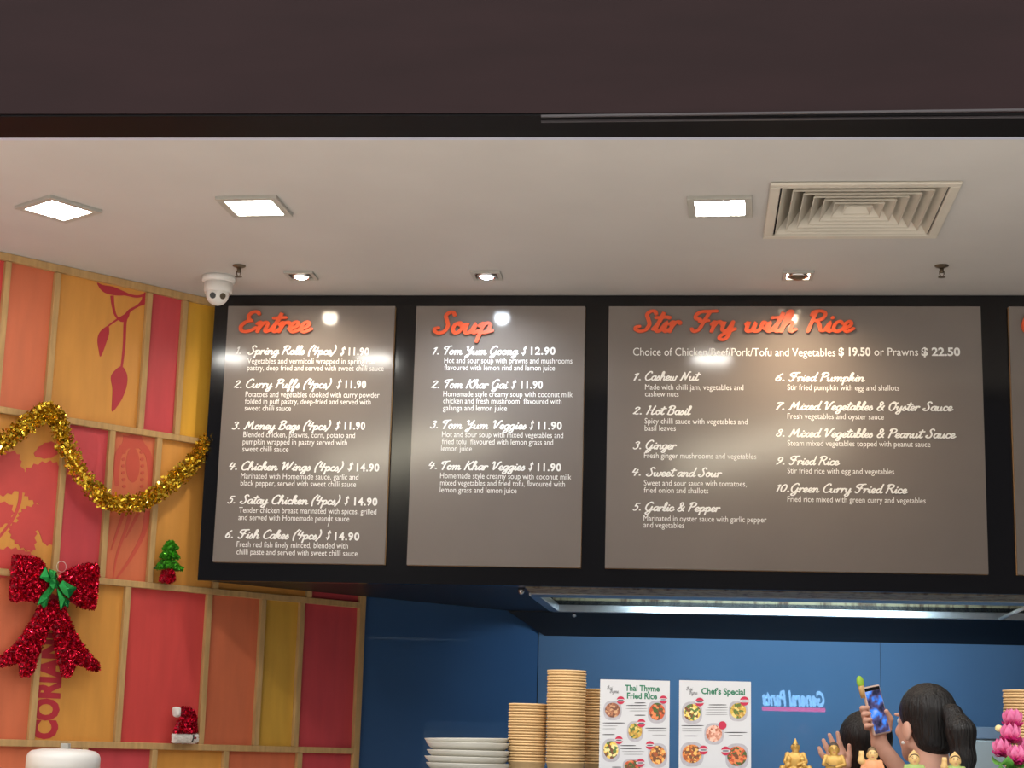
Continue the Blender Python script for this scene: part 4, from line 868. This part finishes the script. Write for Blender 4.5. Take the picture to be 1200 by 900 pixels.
# ------------------------------------------------------------------ kitchen fridge at the back right
fx0 = aty(1120, 860, 7.7)[0]; fz = aty(1160, 852, 7.7)[2]; fr = thing('kitchen_fridge', 'pale grey kitchen fridge against the blue wall behind the ponytail', 'fridge', (fx0+.6, 7.95, 0))
M_fr1 = mat('fridge_grey', (196, 204, 208), .35, var=.03); M_fr2 = mat('fridge_header', (140, 160, 186), .3, var=.04)
MB().box((fx0, 7.72, .08), (fx0+1.5, 8.27, fz-.05)).build('cabinet', M_fr1, fr); MB().box((fx0-.004, 7.70, fz-.05), (fx0+1.504, 8.275, fz)).build('header', M_fr2, fr, bevel=.004)
for i in range(3):
    d0 = MB().box((fx0+.01+.49*i, 7.69, .12), (fx0+.485+.49*i, 7.719, fz-.056)).build('door', M_fr1, fr, bevel=.006)
    MB().tube([(fx0+.05+.49*i, 7.66, 1.1), (fx0+.05+.49*i, 7.66, 1.35)], .008, 8).build('handle', M_steel, d0)
for sx in (.06, 1.44):
    for sy in (7.78, 8.2): MB().lathe([(.02, 0), (.02, .08)], (fx0+sx, sy, 0), 12).build('foot', M_blk, fr)

# ------------------------------------------------------------------ people
def hand(g, wrist, palm, tips, thumb, k=.006):
    """a palm and five fingers: tips is a list of (knuckle, middle, tip)"""
    g.cap(wrist, palm, .024, .027, .012)
    for (a, b_, c) in tips: g.cap(palm, a, .017, .0105, .008); g.cap(a, b_, .0095, .0085, k*.6); g.cap(b_, c, .0085, .0068, k*.6)
    a, b_, c = thumb; g.cap(palm, a, .018, .013, .008); g.cap(a, b_, .0115, .0098, k*.6); g.cap(b_, c, .0098, .0078, k*.6)
def head(g, zc, s=1.):
    e = lambda c, r, k=.012: g.ell((c[0]*s, c[1]*s, zc+c[2]*s), np.array(r)*s, k)
    e((0, -.012, .025), (.074, .094, .088)); e((0, .03, -.035), (.060, .064, .085), .02); g.cap((0, .062*s, zc-.098*s), (0, .055*s, zc-.09*s), .024*s, .022*s, .02)
    for sx in (-1, 1):
        g.cap((sx*.05*s, .0, zc-.07*s), (sx*.012*s, .06*s, zc-.1*s), .018*s, .016*s, .02); e((sx*.034, .070, -.03), (.020, .016, .018), .012); e((sx*.078, -.012, -.03), (.010, .019, .031), .005)
        e((sx*.03, .086, .022), (.018, .008, .006), .01)
    g.cap((0, .090*s, zc+.0*s), (0, .106*s, zc-.034*s), .008*s, .012*s, .008); e((0, .092, -.068), (.021, .007, .006), .004); e((0, .090, -.078), (.018, .007, .006), .004)
    g.cap((0, -.03*s, zc-.07*s), (0, -.032*s, zc-.21*s), .051*s, .058*s, .02)
def torso(g, H, w=1., o=0., arms=True):
    q = H/1.70
    g.cap((-.145*w, -.03, 1.355*q), (.145*w, -.03, 1.355*q), .052+o, None, .03); g.ell((0, -.02, 1.25*q), (.155*w+o, .10+o, .15), .04); g.ell((0, -.01, 1.06*q), (.128*w+o, .09+o, .16), .04)
def legs(g, H, o=0., w=1.):
    q = H/1.70; g.ell((0, -.012, .93*q), (.165*w+o, .112+o, .13), .04)
    for sx in (-1, 1): g.cap((sx*.085, -.01, .88*q), (sx*.085, .0, .48*q), .077+o, .054+o, .03); g.cap((sx*.085, 0, .48*q), (sx*.085, -.02, .09*q), .052+o, .036+o, .02)
class Person:
    def __init__(s, base, ang, H, lab, name='person'):
        s.base = np.array(base, float); s.ang = ang; s.H = H; s.t = thing(name, lab, 'person', base); ca, sa = math.cos(ang), math.sin(ang)
        s.R = np.array(((ca, -sa, 0), (sa, ca, 0), (0, 0, 1)))
    def loc(s, P): return (np.asarray(P)-s.base)@s.R
    def out(s, V): return np.asarray(V)@s.R.T+s.base
    def eyes(s, par, zc, sc=1.):
        b = MB(); b2 = MB()
        for sx in (-1, 1): b.ball(s.out((sx*.031*sc, .074*sc, zc+.002*sc)), .012*sc, 10); b2.ball(s.out((sx*.031*sc, .082*sc, zc+.002*sc)), .0062*sc, 8)
        b.build('eye_white', M_plastic, par, smooth=True); b2.build('iris', M_blk, par, smooth=True)

LO, HI, RES = (-.36, -.26, 0), (.36, .42, 1.74), .0042
# --- woman taking a picture
wy = 5.62; wtop = aty(1082, 801, wy)
pw = Person((wtop[0]-.0, wy, 0), math.radians(32), wtop[2], 'person with a black ponytail and black top, photographing with a raised phone')
Hc = wtop[2]-.118; sw = wtop[2]/1.70
ph = aty(1027.5, 832, wy+.16); pl = pw.loc(ph)              # phone centre in the woman's own frame
ti = math.radians(11); pr = np.array((math.cos(ti), 0, math.sin(ti))); pu = np.array((-math.sin(ti), .12, math.cos(ti))); pu /= np.linalg.norm(pu); pn = np.cross(pr, pu); pn = pn if pn[1] < 0 else -pn
PHq = lambda a, b_, c: pl+pr*a+pu*b_+pn*c                   # right, up, towards the face
g = SDF(LO, HI, RES); head(g, Hc); torso(g, wtop[2]); legs(g, wtop[2])
for sx in (-1, 1): g.cap((sx*.085, -.03, .045), (sx*.09, .12, .03), .04, .03, .02)
sh_r = np.array((.165, -.03, 1.35*sw)); wr = PHq(.005, -.105, -.035); el_r = np.array((.185, .05, 1.17*sw))
g.cap(sh_r, el_r, .046, .038, .02); g.cap(el_r, wr, .037, .025, .015)
pal = PHq(.006, -.045, -.026)
hand(g, wr, pal, [(PHq(-.034, .010-.019*i, -.026), PHq(-.050, .014-.019*i, -.006), PHq(-.040, .013-.019*i, .010)) for i in range(4)], (PHq(.036, -.066, -.014), PHq(.040, -.036, .006), PHq(.026, -.010, .013)))
sl_ = np.array((-.165, -.03, 1.35*sw)); el_l = np.array((-.205, -.05, 1.08*sw)); wl_l = np.array((-.20, .04, .86*sw))
g.cap(sl_, el_l, .046, .038, .02); g.cap(el_l, wl_l, .036, .024, .015); pl_ = wl_l+np.array((0, .015, -.06))
hand(g, wl_l, pl_, [(pl_+np.array((.004, -.024+.018*i, -.045)), pl_+np.array((.010, -.024+.018*i, -.078)), pl_+np.array((.020, -.022+.017*i, -.104+.004*abs(i-1.5)))) for i in range(4)], (pl_+np.array((.006, .036, -.004)), pl_+np.array((.012, .046, -.03)), pl_+np.array((.016, .044, -.052))))
bd = g.build('body', M_skin, pw.t, pw.out); pw.eyes(bd, Hc)
g = SDF((-.16, -.30, 1.30), (.16, .16, 1.80), .0035); zc = Hc
g.ell((0, -.020, zc+.028), (.083, .098, .092)); g.ell((0, -.05, zc-.04), (.068, .062, .07), .02); g.plane((0, .080, zc+.075), (0, .80, -.58)); 
for sx in (-1, 1): g.ell((sx*.082, -.004, zc-.032), (.026, .026, .034), 0, 'sub')
hr_ = g.build('hair', M_hair, pw.t, pw.out)
g = SDF((-.12, -.34, 1.20), (.12, .02, 1.80), .0035)
g.cap((0, -.10, zc+.03), (0, -.135, zc+.022), .026, .022, .01); g.cap((0, -.135, zc+.022), (0, -.170, zc-.03), .030, .042, .02); g.cap((0, -.170, zc-.03), (0, -.178, zc-.11), .042, .036, .02); g.cap((0, -.178, zc-.11), (.006, -.165, zc-.20), .034, .008, .02)
g.build('ponytail', M_hair, hr_, pw.out)
MB().ball(pw.out((-.081, .004, zc-.066)), .0055, 10).build('pearl_earring', mat('pearl', (250, 246, 240), .15, var=0), pw.t, smooth=True)
def shirt(P, H, arms, res=.0045):
    g = SDF(LO, HI, res); q = H/1.70; torso(g, H, 1., .009); g.ell((0, -.012, .95*q), (.165, .115, .11), .04)
    for a, b_, r0, r1 in arms: g.cap(a, b_, r0, r1, .02)
    g.plane((0, 0, .86*q), (0, 0, -1)); g.cap((0, -.03, 1.37*q), (0, -.02, 1.55*q), .062, .075, 0, 'sub'); g.build('black_top', M_shirt, P.t, P.out)
    g = SDF(LO, HI, res); legs(g, H, .010); g.plane((0, 0, .99*q), (0, 0, 1)); g.plane((0, 0, .07), (0, 0, -1)); g.build('trousers', M_jeans, P.t, P.out)
    for sx in (-1, 1):
        s_ = SDF((sx*.09-.07, -.10, 0), (sx*.09+.07, .2, .12), .004); s_.cap((sx*.085, -.03, .048), (sx*.09, .125, .036), .046, .034, .02); s_.plane((0, 0, .002), (0, 0, -1)); s_.build('shoe', M_blk, P.t, P.out)
shirt(pw, wtop[2], [(sh_r, sh_r*.45+el_r*.55, .056, .052), (sl_, sl_*.45+el_l*.55, .056, .052)])
# phone: held, so a thing of its own
pt = thing('phone', 'phone in a pale pink case with a lit screen, held up in a hand', 'phone', ph)
wv = lambda a, b_, c: pw.out(PHq(a, b_, c))
MB().box((-.034, -.078, -.010), (.034, .078, .002), wv).build('case', mat('pink_case', (226, 196, 180), .45, var=.03), pt, bevel=.004)
ms = bpy.data.materials.new('phone_screen'); ms.use_nodes = True; nt = ms.node_tree; bs = nt.nodes['Principled BSDF']; tc = nt.nodes.new('ShaderNodeTexCoord'); nz = nt.nodes.new('ShaderNodeTexNoise'); nz.inputs['Scale'].default_value = 26; nz.inputs['Detail'].default_value = 2
rp = nt.nodes.new('ShaderNodeValToRGB'); cr = rp.color_ramp
for e_, (p_, c_) in zip([cr.elements[0], cr.elements[1], cr.elements.new(.5), cr.elements.new(.6)], ((.36, (30, 32, 52)), (.72, (170, 200, 240)), (.47, (70, 66, 104)), (.56, (50, 120, 220)))): e_.position = p_; e_.color = (*lin(c_), 1)
nt.links.new(tc.outputs['Object'], nz.inputs['Vector']); nt.links.new(nz.outputs[0], rp.inputs[0]); nt.links.new(rp.outputs[0], bs.inputs['Base Color']); nt.links.new(rp.outputs[0], bs.inputs['Emission Color']); bs.inputs['Emission Strength'].default_value = .75; bs.inputs['Roughness'].default_value = .1
MB().box((-.030, -.073, .002), (.030, .062, .003), wv).build('screen', ms, pt)
MB().box((-.030, .0625, .002), (.030, .073, .003), wv).build('top_bar', M_blk, pt)
b = MB().ball((0, 0, 0), (.013, .010, .021), 10); V = np.concatenate(b.v); MB().add([wv(-.033+q[0], .096+q[2], -.006+q[1]) for q in V], b.f).build('green_charm', mat('lime_charm', (170, 214, 70), .5), pt, smooth=True)
MB().tube([wv(-.034, .084, -.006), wv(-.036, .045, -.006)], [.010, .008], 8).build('charm_stalk', mat('tan_stalk', (214, 170, 110), .5), pt, smooth=True)

# --- second person, seen from behind with a raised hand
y2 = 6.02; t2 = aty(1011, 832, y2); p2_ = Person((t2[0], y2, 0), math.radians(20), t2[2], 'person seen from behind with short black hair and a raised open hand')
H2 = t2[2]; q2 = H2/1.70; Hc2 = H2-.118
yh = y2-.13; hp = lambda u, v, dy=0.: p2_.loc(aty(u, v, yh+dy))
g = SDF((-.36, -.30, 0), (.36, .26, 1.72), RES); head(g, Hc2); torso(g, H2); legs(g, H2)
for sx in (-1, 1): g.cap((sx*.085, -.03, .045), (sx*.09, .12, .03), .04, .03, .02)
wr2 = hp(983, 915); el2 = np.array((-.26, -.03, 1.16*q2)); shl = np.array((-.165, -.03, 1.35*q2)); shr = np.array((.165, -.03, 1.35*q2)); elr = np.array((.21, -.04, 1.08*q2)); wrr = np.array((.20, .05, .87*q2))
g.cap(shl, el2, .046, .038, .02); g.cap(el2, wr2, .037, .025, .015)
pm2 = hp(981, 896)
hand(g, wr2, pm2, [(hp(967, 889), hp(962.5, 883), hp(960, 876.5)), (hp(973, 884), hp(968, 875), hp(965, 867.5)), (hp(981, 882), hp(976, 871), hp(972, 861)), (hp(988, 883), hp(984, 871), hp(981.5, 859))], (hp(993, 897), hp(995.5, 886), hp(995, 874)))
g.cap(shr, elr, .046, .038, .02); g.cap(elr, wrr, .036, .024, .015); pl_ = wrr+np.array((0, .015, -.06))
hand(g, wrr, pl_, [(pl_+np.array((-.004, -.024+.018*i, -.045)), pl_+np.array((-.010, -.024+.018*i, -.078)), pl_+np.array((-.020, -.022+.017*i, -.104+.004*abs(i-1.5)))) for i in range(4)], (pl_+np.array((-.006, .036, -.004)), pl_+np.array((-.012, .046, -.03)), pl_+np.array((-.016, .044, -.052))))
bd = g.build('body', M_skin, p2_.t, p2_.out); p2_.eyes(bd, Hc2)
g = SDF((-.16, -.20, 1.20), (.16, .16, 1.76), .0035); zc = Hc2
g.ell((0, -.020, zc+.026), (.086, .100, .092)); g.ell((0, -.045, zc-.05), (.076, .066, .075), .02); g.plane((0, .080, zc+.07), (0, .86, -.5)); g.build('hair', M_hair, p2_.t, p2_.out)
shirt(p2_, H2, [(shl, shl*.45+el2*.55, .056, .052), (shr, shr*.45+elr*.55, .056, .052)])

# ------------------------------------------------------------------ the mall behind the camera, seen only as reflections in the gloss
YM = -8.0; yv_ = 2*YB-YM
sa, sb2 = aty(967, 832, yv_), aty(893, 831, yv_); zt_ = aty(930, 810.5, yv_)[2]
sgn = thing('shop_sign', 'lit shop sign reading General Pants across the mall, seen mirrored in the blue glass', 'sign', ((sa[0]+sb2[0])/2, YM, 0))
V, Fc = sans('General Pants', .05); V = V.copy(); V[:, 0] -= V[:, 0].min(); L_ = sa[0]-sb2[0]; zb = sa[2]+.05
M_sl = mat('sign_letter_glow', (150, 205, 255), .5, var=0, emit=13); M_sp = mat('sign_pink_glow', (255, 40, 120), .5, var=0, emit=9)
V[:, 0] += .18*V[:, 1]
lay(V, Fc, (sa[0], YM+.03, zb), -EX, EZ, -EN, L_/V[:, 0].max(), (zt_-zb)/CAPH, 'sign_lettering', M_sl, sgn)
MB().box((sb2[0], YM+.02, sa[2]-.03), (sa[0], YM+.03, sa[2]+.025)).build('underline', M_sp, sgn)
MB().box((sb2[0]-.4, YM-.05, 0), (sa[0]+.4, YM+.015, sa[2]+.6)).build('sign_wall', M_dark, sgn)
ym_ = 2*YP
for i, (P, Q) in enumerate((((385, 548), (570, 503)), ((800, 543), (975, 503)))):
    z = 4.6; ends = []
    for (u, v) in (P, Q):
        a = atz(u, v, z); ends.append(np.array((a[0], ym_-a[1], z)))
    lt = thing('outside_light_bar', ('long light bar over the mall, mirrored in the Entree and Soup panels', 'long light bar over the mall, mirrored in the Stir Fry panel')[i], 'light', ends[0])
    MB().tube(ends, .10, 12).build('tube', mat('mall_tube', (255, 246, 220), .5, var=0, emit=MALL_GLOW), lt)
    for e in ends: MB().tube([e+np.array((0, 0, .07)), e+np.array((0, 0, 2.0))], .006, 6).build('hanger', M_blk, lt)

for o in bpy.data.objects:
    if '_o' in o: del o['_o']
